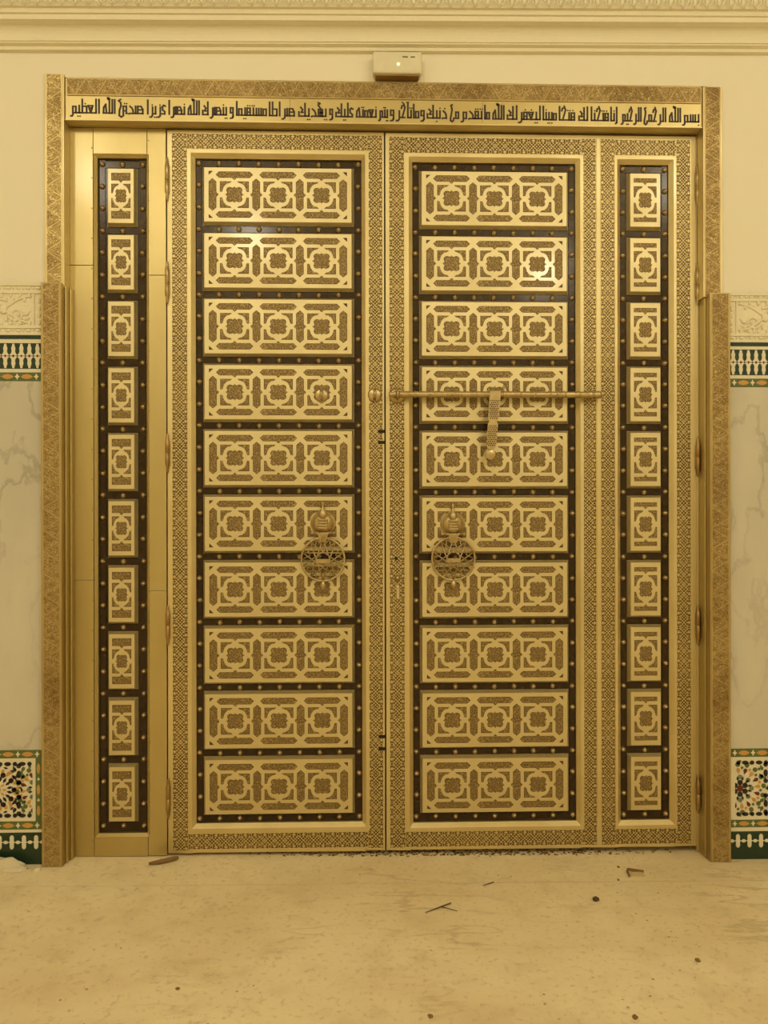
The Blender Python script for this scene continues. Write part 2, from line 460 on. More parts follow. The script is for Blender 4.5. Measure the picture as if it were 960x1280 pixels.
# ------------------------------------------------------------------ wainscot left and right of the doorway
DY = -0.055
def wainscot(sgn, xin, L, suffix, num):
    """sgn -1 left / +1 right; xin the edge that meets the brass pilaster; L heights measured on that side"""
    X = lambda d: xin + sgn*d
    def bx(mb, d0, d1, y0, z0, z1, mat, **k):
        a, c = sorted((X(d0), X(d1))); mb.box(a, c, y0, WY+0.02, z0, z1, mat, **k)
    FAR = 1.1
    # carved stucco frieze
    s = MB(); zt, zi1, zi0, zb_ = L['stucco']
    bx(s, 0, FAR, DY+0.004, zb_, zt, 'stucco')
    for z0, z1 in ((zt-0.010, zt), (zi1, zi1+0.010), (zi0-0.010, zi0), (zb_, zb_+0.006)): bx(s, 0, FAR, DY-0.001, z0, z1, 'stucco')
    yf = DY+0.003
    d = 0.02
    while d < 0.9:
        for zc in ((zt+zi1)/2, (zi0+zb_)/2):
            s.blob((X(d), yf, zc), 0.010, 0.004, 0.006, 'stucco', 8, 4); s.blob((X(d+0.018), yf, zc), 0.004, 0.003, 0.005, 'stucco', 6, 4)
        d += 0.036
    for zc in [zi0+0.012+k*0.026 for k in range(int((zi1-zi0)/0.026))]: s.blob((X(0.017), yf, zc), 0.006, 0.004, 0.010, 'stucco', 8, 4)
    bx(s, 0.034, 0.038, DY-0.001, zi0, zi1, 'stucco')
    zc = (zi0+zi1)/2; h = (zi1-zi0)/2
    for c in range(4):
        d0 = 0.045+c*0.20
        for sg in (1, -1):
            s.tube([(X(d0+0.20*k/16), yf, zc + sg*h*0.82*math.cos(PI*k/16)) for k in range(17)], 0.0045, 'stucco', 6)
            cx, cz_ = d0+0.055+(0.09 if sg > 0 else 0), zc+sg*h*0.30
            s.tube([(X(cx+(0.030-0.0011*k)*math.cos(0.42*k)), yf-0.001, cz_+(0.026-0.0009*k)*sg*math.sin(0.42*k)) for k in range(22)], 0.0040, 'stucco', 6)
            for q in range(12):
                s.blob((X(d0+0.008+q*0.0165), yf, zc+sg*h*(0.62 if q % 2 else 0.88)), 0.006, 0.005, 0.010, 'stucco', 7, 4)
            for q in range(5):
                a = 0.9+q*0.55; s.tube([(X(cx), yf, cz_), (X(cx+0.040*math.cos(a)), yf-0.001, cz_+sg*0.036*math.sin(a)), (X(cx+0.052*math.cos(a+0.3)), yf, cz_+sg*0.046*math.sin(a+0.3))], [0.002, 0.0045, 0.002], 'stucco', 6)
        s.blob((X(d0+0.10), yf-0.001, zc), 0.014, 0.006, 0.018, 'stucco', 8, 5)
    struct(s, f'trim_{num}', f'carved cream stucco frieze on the wall {suffix} of the doorway')
    # spindle tile frieze
    t = MB(); g1, g0, s1, s0, c1, c0 = L['frieze']
    bx(t, 0, FAR, DY, c0, zb_, 'tile_white')
    e = DY-0.0008
    bx(t, 0.0, FAR, e, g0, g1, 'tile_green')
    bx(t, 0.006, FAR, e, s0, s1, 'tile_green')
    P = 0.0288; zc = (s1+s0)/2; hh = (s1-s0)/2
    d = 0.022
    for k in range(30):
        dd = d+k*P
        for sg in (1, -1):
            shp = [(0.0145, 0.02), (0.0140, 0.09), (0.0100, 0.15), (0.0066, 0.30), (0.0062, 0.40), (0.0076, 0.56), (0.0066, 0.70), (0.0048, 0.76), (0.0044, 0.88), (0.0022, 0.96)]
            pts = [(X(dd+w_), zc+sg*hh*q) for w_, q in shp] + [(X(dd-w_), zc+sg*hh*q) for w_, q in shp[::-1]]
            t.poly(pts, e-0.0008, e+0.001, 'tile_white')
        t.poly([(X(dd-0.0045), zc), (X(dd), zc+0.0055), (X(dd+0.0045), zc), (X(dd), zc-0.0055)], e-0.0014, e, 'tile_black' if k % 2 else 'tile_red')
        t.poly([(X(dd+P/2-0.004), zc), (X(dd+P/2), zc+0.0045), (X(dd+P/2+0.004), zc), (X(dd+P/2), zc-0.0045)], e-0.0014, e, 'tile_red')
    def star_strip(z0, z1, dstart=0.0, vertical=None, dend=FAR):
        if vertical is None:
            bx(t, dstart, dend, e, z0, z1, 'tile_mid'); hz = (z1-z0)/2; zm = (z0+z1)/2
            n = int((dend-dstart)/0.069)
            for k in range(n):
                c = dstart+0.026+k*0.069
                a = 0.30*hz
                t.poly([(X(c+p), zm+q) for p, q in ((-0.62*hz, 0), (-a*0.8, a*0.8), (0, 0.8*hz), (a*0.8, a*0.8), (0.62*hz, 0), (a*0.8, -a*0.8), (0, -0.8*hz), (-a*0.8, -a*0.8))], e-0.0008, e+0.001, 'tile_white')
                c += 0.0345
                t.poly([(X(c+p), zm+q) for p, q in ((-0.022, 0), (-0.013, 0.42*hz), (0, 0.62*hz), (0.013, 0.42*hz), (0.022, 0), (0.013, -0.42*hz), (0, -0.62*hz), (-0.013, -0.42*hz))], e-0.0008, e+0.001, 'tile_orange')
        else:
            x0, x1 = vertical; a, c = sorted((X(x0), X(x1))); t.box(a, c, e, e+0.002, z0, z1, 'tile_mid'); hz = (x1-x0)/2; xm = (x0+x1)/2
            n = max(1, round((z1-z0)/0.0665)); P_ = (z1-z0)/n
            for k in range(n):
                zc_ = z0+(k+0.5)*P_
                t.poly([(X(xm+q), zc_+p) for p, q in ((-0.020, 0), (-0.012, 0.42*hz), (0, 0.62*hz), (0.012, 0.42*hz), (0.020, 0), (0.012, -0.42*hz), (0, -0.62*hz), (-0.012, -0.42*hz))], e-0.0008, e+0.001, 'tile_orange')
                zz = zc_+P_/2
                if k < n-1: t.poly([(X(xm+p), zz+q) for p, q in ((-0.6*hz, 0), (-0.2*hz, 0.2*hz), (0, 0.7*hz), (0.2*hz, 0.2*hz), (0.6*hz, 0), (0.2*hz, -0.2*hz), (0, -0.7*hz), (-0.2*hz, -0.2*hz))], e-0.0008, e+0.001, 'tile_white')
    star_strip(c0, c1)
    struct(t, f'trim_{num+1}', f'green and cream spindle tile frieze {suffix} of the doorway')
    # marble slab
    mb = MB(); ztop = L['zellige'][0]; bx(mb, 0, FAR, DY, ztop, c0-0.001, 'marble')
    struct(mb, f'trim_{num+2}', f'grey veined marble slab {suffix} of the doorway', bevel=0.001)
    # zellige panel with star strips and dark green base course
    t = MB(); z_a1, z_a0, p1, p0, z_b1, z_b0, q1, q0 = L['zellige']
    bx(t, 0, FAR, DY, -0.10, ztop-0.001, 'tile_white')
    e = DY-0.0008
    vs = L['vstrip']
    star_strip(z_a0, z_a1); star_strip(z_b0, z_b1)
    if vs: star_strip(z_b1, z_a0, vertical=vs)
    bx(t, 0, FAR, e, -0.06, q1, 'tile_green')
    k = 0; P = 0.0437; d = L['spin0']
    zs1, zs0 = q1-0.010, q1-0.060
    while d+k*P < FAR-0.03:
        c = d+k*P; w_ = 0.0075; zm = (zs1+zs0)/2
        t.poly([(X(c+p), q) for p, q in ((-w_, zs0+0.006), (-w_*0.4, zs0), (w_*0.4, zs0), (w_, zs0+0.006), (w_, zm-0.005), (w_*1.25, zm), (w_, zm+0.005), (w_, zs1-0.006), (w_*0.4, zs1), (-w_*0.4, zs1), (-w_, zs1-0.006), (-w_, zm+0.005), (-w_*1.25, zm), (-w_, zm-0.005))], e-0.0008, e+0.001, 'tile_white')
        t.poly([(X(c-P/2+0.0085*math.cos(a*PI/4)), zm+0.0065*math.sin(a*PI/4)) for a in range(8)], e-0.0008, e+0.001, 'tile_white')
        t.poly([(X(c-P/2+0.017*s_), zm+0.0035*v_) for s_, v_ in ((-1, 0), (0, 1), (1, 0), (0, -1))], e-0.0007, e+0.001, 'tile_white')
        k += 1
    # mosaic of cut tiles
    def piece(cx, cz_, r, ang, shape, mat):
        r = r*L['k']
        if shape == 'hex': pts = [(r*math.cos(k_*PI/4+PI/8), r*math.sin(k_*PI/4+PI/8)) for k_ in range(8)]
        elif shape == 'oval': pts = [(1.55*r*math.cos(k_*PI/5), 0.92*r*math.sin(k_*PI/5)) for k_ in range(10)]
        elif shape == 'kite': pts = [(-1.5*r, 0), (-0.2*r, 0.62*r), (1.3*r, 0), (-0.2*r, -0.62*r)]
        elif shape == 'drop': pts = [(-1.5*r, 0), (0.1*r, 0.8*r), (1.0*r, 0.45*r), (1.0*r, -0.45*r), (0.1*r, -0.8*r)]
        else:
            n = 8; pts = [((r if k_ % 2 == 0 else r*0.52)*math.cos(k_*PI/n), (r if k_ % 2 == 0 else r*0.52)*math.sin(k_*PI/n)) for k_ in range(2*n)]
        ca, sa = math.cos(ang), math.sin(ang)
        P_ = [(cx+p*ca-q*sa, cz_+p*sa+q*ca) for p, q in pts]
        if any(not (L['mx'][0] <= p <= L['mx'][1] and p0 <= q <= p1) for p, q in P_):
            P_ = [(min(max(p, L['mx'][0]), L['mx'][1]), min(max(q, p0), p1)) for p, q in P_]
            if max(p for p, _ in P_)-min(p for p, _ in P_) < 0.003 or max(q for _, q in P_)-min(q for _, q in P_) < 0.003: return
            Q = []
            for q in P_:
                if not Q or (abs(q[0]-Q[-1][0])+abs(q[1]-Q[-1][1])) > 1e-5: Q.append(q)
            P_ = Q
            if len(P_) < 3: return
        t.poly(P_, e-0.0006, e+0.001, mat)
    zc = (p0+p1)/2
    def rosette(cx, R, rings):
        for rad, n, off, r, shape, mats, tilt in rings:
            for k_ in range(n):
                a = 2*PI*(k_+off)/n
                piece(cx+R*rad*math.cos(a), zc+R*rad*math.sin(a), R*r, a+tilt, shape, mats[k_ % len(mats)])
    for c in L['ros_a']:
        rosette(c, L['R'], [(0.0, 1, 0, 0.10, 'star', ['tile_orange'], 0), (0.30, 16, 0, 0.055, 'kite', ['tile_orange', 'tile_white'], 0),
            (0.56, 16, 0.5, 0.075, 'kite', ['tile_black'], 0), (0.74, 10, 0, 0.085, 'hex', ['tile_black'], 0), (0.88, 20, 0.25, 0.075, 'drop', ['tile_orange'], 0),
            (1.02, 10, 0.5, 0.06, 'star', ['tile_orange'], 0), (1.10, 20, 0, 0.055, 'kite', ['tile_black'], PI/2)])
    for c in L['ros_b']:
        rosette(c, L['R'], [(0.0, 1, 0, 0.10, 'hex', ['tile_red'], 0), (0.25, 6, 0.5, 0.085, 'hex', ['tile_black'], 0), (0.44, 12, 0.5, 0.055, 'kite', ['tile_black'], 0),
            (0.50, 8, 0, 0.075, 'hex', ['tile_sage'], 0), (0.78, 16, 0.25, 0.075, 'drop', ['tile_orange', 'tile_red'], 0), (0.90, 16, 0.75, 0.055, 'star', ['tile_orange', 'tile_mid'], 0),
            (1.04, 16, 0.25, 0.075, 'hex', ['tile_mid'], 0), (1.18, 16, 0.0, 0.055, 'star', ['tile_mid'], 0)])
    for c in L['cols']:
        for q, sh in ((-0.42, 'hex'), (-0.27, 'oval'), (-0.13, 'hex'), (0.13, 'hex'), (0.27, 'oval'), (0.42, 'hex')):
            dz_ = q*(p1-p0)*1.0
            piece(c, zc+dz_, 0.0082*1.1/L['k'], PI/2, sh, 'tile_black')
        for sgn_ in (-1, 1):
            for q in (-0.36, -0.22, 0.22, 0.36): piece(c+sgn_*0.0155, zc+q*(p1-p0), 0.0085/L['k'], 0.4*sgn_*q*8, 'drop', 'tile_black' if sgn_ == L['blackside'] else 'tile_mid')
    xx = L['mx'][0]+0.012; k_ = 0
    while xx < L['mx'][1]-0.004:
        for zz in (p1-0.0095, p0+0.0095): piece(xx, zz, 0.0082/L['k'], 0, 'oval' if k_ % 2 else 'hex', 'tile_black')
        xx += 0.0262; k_ += 1
    struct(t, f'trim_{num+3}', f'star mosaic tile dado with dark green base {suffix} of the doorway')

XL, XR = -1.2435, 1.274
wainscot(-1, XL, dict(stucco=(2.107, 2.069, 1.952, 1.918), frieze=(1.9166, 1.9021, 1.8875, 1.7945, 1.7812, 1.7509),
    zellige=(0.4085, 0.3795, 0.3682, 0.1617, 0.1503, 0.1204, 0.1093, -0.0), vstrip=(0.0105, 0.032), spin0=0.030,
    mx=(-2.2, -1.2869), ros_a=(-1.409,), ros_b=(-1.262,), cols=(-1.3357,), blackside=-1, R=0.076, k=1.5), 'left', 3)
wainscot(1, XR, dict(stucco=(2.087, 2.056, 1.936, 1.904), frieze=(1.9023, 1.8874, 1.8754, 1.7799, 1.7671, 1.7367),
    zellige=(0.3868, 0.3563, 0.3444, 0.1336, 0.1219, 0.0936, 0.0786, -0.0), vstrip=None, spin0=0.0375,
    mx=(1.3015, 2.2), ros_a=(1.52,), ros_b=(1.3201,), cols=(1.4169,), blackside=1, R=0.086, k=1.42), 'right', 7)

# ------------------------------------------------------------------ brass surround
def part(mb, name, parent, **k): return mb.build(name, parent, **k)
for sgn in (-1, 1):
    jamb = empty('brass_surround', (-1.205 if sgn < 0 else 1.232, -0.05, fz(sgn*1.22)), 'embossed brass door surround post beside the plain side panel' if sgn < 0 else 'embossed brass door surround post beside the narrow panel column of the door with the bolt', 'door surround', 'brass surround posts')
    # upper casing
    x0, x1 = (-1.2375, -1.1685) if sgn < 0 else (1.1845, 1.2555)
    zt = 2.866 if sgn < 0 else 2.853
    zb_ = 2.09 if sgn < 0 else 2.07
    inner = x1 if sgn < 0 else x0
    c = MB(); c.box(x0, x1, -0.056, -0.0455, zb_, zt, 'brass')
    a, d = sorted((inner, -1.1945 if sgn < 0 else 1.2045)); c.box(a, d, -0.0455, -0.0005, zb_, zt, 'brass')
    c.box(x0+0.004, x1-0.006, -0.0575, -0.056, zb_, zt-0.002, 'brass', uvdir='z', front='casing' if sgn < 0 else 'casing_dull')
    part(c, 'casing', jamb, bevel=0.002)
    # lower pilaster, thicker, with stepped moulding on its inner edge
    x0, x1 = (-1.2435, -1.1705) if sgn < 0 else (1.1975, 1.274)
    zt = 2.1015 if sgn < 0 else 2.0795
    inner = x1 if sgn < 0 else x0
    p = MB(); xa, xb = min(x0, x1), max(x0, x1); zf = fz(xb)+0.001
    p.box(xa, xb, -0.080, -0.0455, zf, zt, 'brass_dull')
    a, d = sorted((inner, -1.1945 if sgn < 0 else 1.2045)); p.box(a, d, -0.0455, -0.0005, zf, zt, 'brass')
    f0, f1 = (xa+0.004, xb-0.004)
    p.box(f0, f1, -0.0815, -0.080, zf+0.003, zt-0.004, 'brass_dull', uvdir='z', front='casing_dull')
    part(p, 'pilaster', jamb, bevel=0.0025)
    r = MB()
    for d0, d1, yy in (((0.0, 0.008, -0.052), (0.008, 0.016, -0.026)) if sgn < 0 else ((0.0, 0.0045, -0.046),)):
        a, c_ = sorted((inner - sgn*d0, inner - sgn*d1))
        r.box(a, c_, yy, -0.0005, zf, zt-0.003, 'brass_plain')
    part(r, 'reveal_moulding', jamb, bevel=0.003)
    if sgn > 0:
        h = MB(); h.box(1.1826, 1.2000, 0.003, 0.06, zf, 2.7000, 'brass')
        part(h, 'hinge_jamb', jamb, bevel=0.002)
hdr = empty('door_header', (0, -0.03, 2.70), 'long brass header above the doors carrying the engraved Arabic inscription', 'door header')
# header: engraved band, inscription plate, lower lip, soffit, stop strip
hz = lambda x: 2.7905 - 0.0045*x
h = MB(); h.box(-1.168, 1.184, -0.046, 0.03, 2.704, 2.858, 'brass')
part(h, 'header_beam', hdr, bevel=0.0015)
h = MB()
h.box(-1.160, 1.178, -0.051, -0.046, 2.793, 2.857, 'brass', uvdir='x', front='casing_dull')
part(h, 'header_band', hdr, bevel=0.001)
ins = MB(); ins.box(-1.158, 1.176, -0.0495, -0.046, 2.7035, 2.791, 'brass_plain')
for xs in (-0.35, 0.36): ins.box(xs, xs+0.0012, -0.0497, -0.0494, 2.711, 2.791, 'engraved_edge')
inscription = part(ins, 'inscription_plate', hdr, bevel=0.0008)
h = MB()
pl = [(-0.0496, 2.7062), (-0.0515, 2.7052), (-0.0515, 2.7022), (-0.0490, 2.7010), (-0.014, 2.7016), (-0.014, 2.706)]
for (ya, za), (yb, zb) in zip(pl, pl[1:]):
    h.face([(1.183, ya, za), (-1.167, ya, za), (-1.167, yb, zb), (1.183, yb, zb)], 'brass')
part(h, 'header_lip', hdr)
h = MB(); h.box(-1.167, 1.184, -0.008, 0.04, 2.7010, 2.7060, 'brass')
part(h, 'stop_strip', hdr)

# ---- inscription lettering: square Kufic drawn as strokes (x grows leftwards, ascender = 10)
NONJOIN = set('اأإدذرزو')
def glyph(ch, pj, nj):
    """strokes, dots (x, y), advance; pj joined to previous letter (right), nj joined to next (left)"""
    B = lambda w_: [[(0 if pj else 0.65, 0), (w_, 0)]] if (pj or nj) else []
    if ch in 'اأإ':
        s = [[(0.65, 0), (0.65, 10)]] + ([[(0, 0), (0.65, 0)]] if pj else []); d = []
        if ch == 'أ': s.append([(0.2, 11.4), (1.3, 11.4)])
        if ch == 'إ': s = [[(0.65, -1.4), (0.65, 10)], [(0.65, -1.4), (1.5, -2.2)]]
        return s, d, 1.3
    if ch == 'ل': return B(2.4)+[[(0.65, 0), (0.65, 10)]], [], 2.4
    if ch in 'بتنيثئ':
        if ch == 'ن' and not nj:
            return [[(0, 0), (0.9, 0), (1.1, -1.6), (2.1, -2.6), (3.2, -1.8), (3.3, 0), (2.4, 4), (2.2, 7), (2.9, 9.6), (2.0, 10.2)]], [], 4.0
        d = {'ب': [(0.65, -2.6)], 'ت': [(0.1, 7.2), (1.5, 7.2)], 'ن': [(0.65, 7.4)], 'ي': [(0.1, -2.6), (1.5, -2.6)]}[ch]
        return B(2.3)+[[(0.65, 0), (0.65, 4.6)]], d, 2.3
    if ch == 'م':
        s = [[(0.65, 0), (0.65, 4.0), (2.7, 4.0), (2.7, 0), (0.65, 0)]]
        if pj: s.append([(0, 0), (0.65, 0)])
        if nj: return s+[[(2.7, 0), (3.5, 0)]], [], 3.5
        return s+[[(2.7, 0), (2.7, -1.4), (3.2, -2.4), (4.2, -2.5)]], [], 4.4
    if ch == 'س': return B(5.4)+[[(0.65, 0), (0.65, 4.4)], [(2.3, 0), (2.3, 4.4)], [(3.95, 0), (3.95, 4.4)]], [], 5.4
    if ch in 'صض':
        return B(6.4)+[[(0.65, 0), (0.65, 2.6), (1.8, 4.6), (4.0, 4.6), (4.0, 0)], [(0.65, 2.4), (2.4, 2.4), (4.0, 2.4)], [(5.5, 0), (5.5, 4.6)]], [], 6.4
    if ch in 'طظ':
        return B(5.0)+[[(0.65, 0), (0.65, 4.2), (3.6, 4.2), (3.6, 0)], [(3.6, 0), (3.6, 10)]] , ([(1.6, 6.8)] if ch == 'ظ' else []), 5.0
    if ch in 'عغ':
        d = [(1.6, 7.2)] if ch == 'غ' else []
        if pj: return B(4.0)+[[(1.9, 0), (0.5, 4.6), (3.5, 4.6), (1.9, 0)], [(0.9, 3.2), (3.0, 3.2)]], d, 4.0
        return [[(0.3, 5.0), (1.6, 5.6), (2.6, 4.6), (2.4, 2.6), (0.8, 1.4), (0.8, 0), (3.6, 0)]], d, 3.6
    if ch == 'ف' or (ch == 'ق' and nj):
        d = [(1.7, 7.2)] if ch == 'ف' else [(0.9, 7.2), (2.4, 7.2)]
        return B(3.5)+[[(0.65, 0), (0.65, 4.6), (2.7, 4.6), (2.7, 2.0), (0.65, 2.0)], [(2.7, 2.0), (2.7, 0)]], d, 3.5
    if ch == 'ق':
        return [[(0, 0), (0.65, 0), (0.65, 4.6), (2.7, 4.6), (2.7, 1.6), (0.65, 1.6)], [(2.7, 1.6), (2.6, -1.6), (4.0, -2.8), (5.4, -1.6), (5.2, 2), (4.2, 5), (4.4, 8), (5.8, 9.4), (4.4, 10.4)]], [(0.4, 7.4), (1.8, 7.4)], 6.4
    if ch == 'و':
        return [[(0.65, -1.2), (0.65, 4.6), (2.7, 4.6), (2.7, 1.4), (0.65, 1.4)], [(0.65, -1.0), (1.2, -2.2), (2.8, -2.6)]], [], 3.2
    if ch in 'رز':
        s = [[(0.65, 4.2), (0.65, 0), (0.9, -1.6), (1.8, -2.5), (2.8, -2.4)]] + ([[(0, 0), (0.65, 0)]] if pj else [])
        return s, ([(0.9, 6.6)] if ch == 'ز' else []), 3.0
    if ch in 'دذ':
        s = [[(3.6, -0.3), (3.0, 0), (0.65, 0), (0.9, 2.2), (1.7, 3.6), (2.9, 4.6)]] + ([[(0, 0), (0.65, 0)]] if pj else [])
        return s, ([(1.8, 7.2)] if ch == 'ذ' else []), 4.0
    if ch == 'ك':
        return [[(0 if pj else 0.65, 0), (5.2, 0), (5.2, 2.6)], [(1.0, 0), (1.0, 9.4)], [(2.2, 2.4), (3.6, 2.4), (2.6, 4.2), (4.0, 5.6)]], [], 5.9
    if ch in 'حخ':
        return B(4.0)+[[(3.2, 7.0), (2.7, 8.8), (1.2, 9.2), (0.7, 7.6), (1.4, 4.0), (2.6, 0)], [(1.2, 9.2), (1.6, 10.4)]], ([(2.4, 11.4)] if ch == 'خ' else []), 4.0
    if ch == 'ه':
        if nj: return B(4.6)+[[(0.65, 0), (0.65, 4.4), (3.4, 4.4), (3.4, 0)], [(0.65, 2.3), (3.4, 2.3)], [(2.0, 0), (2.0, 5), (3.6, 8.4), (2.4, 9.6), (3.6, 10.2)]], [], 4.6
        return [[(0, 0), (3.2, 0), (2.9, 3.6), (1.3, 5.6), (0.65, 0)]], [], 3.6
    raise KeyError(ch)
WORDS = [('بسم', 1.1082, 1.1732), ('الله', 1.0585, 1.1037), ('الرحمن', .9621, 1.0479), ('الرحيم', .8778, .9551), ('إنا', .8373, .8649), ('فتحنا', .7638, .8328),
 ('لك', .7173, .7548), ('فتحا', .644, .7069), ('مبينا', .5842, .638), ('ليغفر', .4932, .5782), ('لك', .4499, .4908), ('الله', .3978, .4425), ('ما', .3666, .3889),
 ('تقدم', .2804, .3606), ('من', .2388, .2744), ('ذنبك', .1528, .2299), ('وما', .1025, .1469), ('تأخر', .0404, .0995), ('و', .0182, .0344), ('يتم', -.0246, .0108),
 ('نعمته', -.1072, -.0305), ('عليك', -.1838, -.117), ('و', -.2053, -.1912), ('يهديك', -.3205, -.2147), ('صراطا', -.4275, -.3308), ('مستقيما', -.5475, -.4334),
 ('و', -.5694, -.5548), ('ينصرك', -.6715, -.5796), ('الله', -.7225, -.6788), ('نصرا', -.7929, -.7321), ('عزيزا', -.8708, -.8025), ('صدق', -.9767, -.8824),
 ('الله', -1.0302, -.9848), ('العظيم', -1.1479, -1.041)]
tx = MB(); UZ = 0.00485; TH = 0.0054
def stroke(p, q, yf):
    dx, dz = q[0]-p[0], q[1]-p[1]; L = math.hypot(dx, dz)
    if L < 1e-6: return
    # pen is broader across verticals than across horizontals
    th = TH*(1.0 + 0.25*abs(dz)/L); ex, ez = dx/L*th*0.45, dz/L*th*0.45; nx, nz = -dz/L*th/2, dx/L*th/2
    tx.poly([(p[0]-ex+nx, p[1]-ez+nz), (q[0]+ex+nx, q[1]+ez+nz), (q[0]+ex-nx, q[1]+ez-nz), (p[0]-ex-nx, p[1]-ez-nz)], yf, -0.0494, 'inlay')
for wi, (wd, xa, xb) in enumerate(WORDS):
    items = []; cur = 0
    for i, ch in enumerate(wd):
        pj = i > 0 and wd[i-1] not in NONJOIN; nj = i < len(wd)-1 and ch not in NONJOIN
        if i > 0 and not pj: cur += 0.7
        s, d, a = glyph(ch, pj, nj); items.append((cur, s, d)); cur += a
    sc = (xb-xa)/cur; zb_ = 2.7302 - 0.00235*(xb+1.114)
    for k, (off, s, d) in enumerate(items):
        for pl in s:
            pts = [(xb-(off+x)*sc, zb_+(y*1.16 if 0 < y < 6 else y)*UZ) for x, y in pl]
            for n_, (p, q) in enumerate(zip(pts, pts[1:])): stroke(p, q, -0.0503-0.00001*((k*5+n_) % 7))
        for x, y in d:
            cx, cz_ = xb-(off+x)*sc, zb_+y*UZ; r = 0.0036
            tx.poly([(cx-r, cz_), (cx, cz_+r), (cx+r, cz_), (cx, cz_-r)], -0.0503, -0.0494, 'inlay')
    if wd == 'الله':
        x0 = xb-5.2*sc
        for p, q in (((0, 0), (0.002, -0.004)), ((0.002, -0.004), (0.005, -0.001)), ((0.005, -0.001), (0.008, -0.004))): stroke((x0+p[0]-0.006, zb_+0.055+p[1]), (x0+q[0]-0.006, zb_+0.055+q[1]), -0.0503)
lt = tx.build('lettering', inscription); lt['label'] = 'dark engraved angular Arabic lettering'

# ------------------------------------------------------------------ panel meshes (shared by every copy)
YS, YF = 0.020, 0.0         # strap plane, panel face
U = 0.0003131
def mir(pts): return [[(sx*x, sz*z) for x, z in pts] for sx in (1, -1) for sz in (1, -1)]
def medallion(a, b_):
    q = [(0, 1.0), (0.08, 0.86), (0.18, 0.80), (0.30, 0.85), (0.45, 0.90), (0.60, 0.885), (0.73, 0.81), (0.82, 0.70), (0.86, 0.56), (0.84, 0.42), (0.77, 0.30), (0.79, 0.17), (0.88, 0.08), (1.0, 0.0)]
    P = q + [(x, -z) for x, z in q[-2::-1]]
    P = P + [(-x, z) for x, z in P[-2:0:-1]]
    return [(x*a, z*b_) for x, z in P]
def outline(mb, pts, yf, grow=None):
    """a cartouche: dark outline polygon with the filigree field laid in it"""
    cx = sum(p[0] for p in pts)/len(pts); cz_ = sum(p[1] for p in pts)/len(pts)
    mb.poly(pts, yf, yf+0.0008, 'engraved_edge')
    k = 0.0016
    w_ = max(p[0] for p in pts)-min(p[0] for p in pts); hh = max(p[1] for p in pts)-min(p[1] for p in pts)
    sx, sz = 1-2*k/w_, 1-2*k/hh
    bx_ = (max(p[0] for p in pts)+min(p[0] for p in pts))/2; bz_ = (max(p[1] for p in pts)+min(p[1] for p in pts))/2
    mb.poly([(bx_+(x-bx_)*sx, bz_+(z-bz_)*sz) for x, z in pts], yf-0.0004, None, 'engraved')
def hbar(w_, h_, tip, bulge, side):
    """long cartouche centred on 0 with pointed ends; side +1 bulge up, -1 bulge down, 0 both"""
    up_ = [(-w_, 0), (-w_+tip, h_)] + ([(-26, h_), (-14, h_+bulge*0.55), (0, h_+bulge), (14, h_+bulge*0.55), (26, h_)] if side >= 0 else []) + [(w_-tip, h_), (w_, 0)]
    dn = [(w_-tip, -h_)] + ([(26, -h_), (14, -h_-bulge*0.55), (0, -h_-bulge), (-14, -h_-bulge*0.55), (-26, -h_)] if side <= 0 else []) + [(-w_+tip, -h_)]
    return up_+dn
def wide_panel():
    mb = MB(); hw, hh = 0.2827, 0.1092
    mb.frustum(-hw, hw, -hh, hh, YS, YF, 0.0085, 'brass_plate')
    mb.box(-hw, hw, YS-0.001, YS+0.002, -hh, hh, 'brass_plate')
    yf = -0.0005
    K = lambda pts, cx=0, cz_=0: [((x+cx)*U, (z+cz_)*U) for x, z in pts]
    for c in (-518, 0, 518):
        outline(mb, K(medallion(112, 100), c), yf)
        for q in mir([(172, 158), (32, 158), (48, 143), (84, 134), (113, 112), (132, 82), (140, 52), (146, 34), (172, 34)]):
            outline(mb, K(q, c), yf)
        outline(mb, K(hbar(222, 38, 40, 26, -1), c, 237), yf); outline(mb, K(hbar(222, 38, 40, 26, 1), c, -237), yf)
    for c, side in ((-777, 1), (-259, 0), (259, 0), (777, -1)):
        pts = hbar(194, 46, 40, 26, {1: -1, 0: 0, -1: 1}[side])
        outline(mb, K([(z*-1, x) if True else 0 for x, z in pts], c), yf)
    for sx in (1, -1):
        for sz in (1, -1): mb.poly(K([(sx*823, sz*280), (sx*772, sz*280), (sx*823, sz*232)]), yf, yf+0.0008, 'engraved_edge')
    return mb
def narrow_panel(hw, hh, rows, sp, med, inset=0.008):
    mb = MB(); mb.frustum(-hw, hw, -hh, hh, YS, YF, inset, 'brass_plate'); mb.box(-hw, hw, YS-0.001, YS+0.002, -hh, hh, 'brass_plate')
    yf = -0.0005
    rw, r0, r1, cusp = rows
    for s_ in (1, -1):
        q = [(-rw, s_*r0), (-rw, s_*r1), (rw, s_*r1), (rw, s_*r0), (0.008, s_*r0), (0.004, s_*(r0-cusp*0.5)), (0, s_*(r0-cusp)), (-0.004, s_*(r0-cusp*0.5)), (-0.008, s_*r0)]
        outline(mb, q, yf)
    sw, sh = sp
    for q in mir([(1, 1), (0.20, 1), (0.30, 0.88), (0.50, 0.80), (0.68, 0.66), (0.80, 0.46), (0.84, 0.28), (0.88, 0.20), (1, 0.20)]):
        outline(mb, [(x*sw, z*sh) for x, z in q], yf)
    outline(mb, medallion(*med), yf)
    return mb
panel_wide = wide_panel().mesh('raised_panel')
panel_side = narrow_panel(0.0550, 0.1086, (0.0352, 0.0568, 0.0850, 0.009), (0.0352, 0.0445), (0.0228, 0.0270)).mesh('raised_panel')
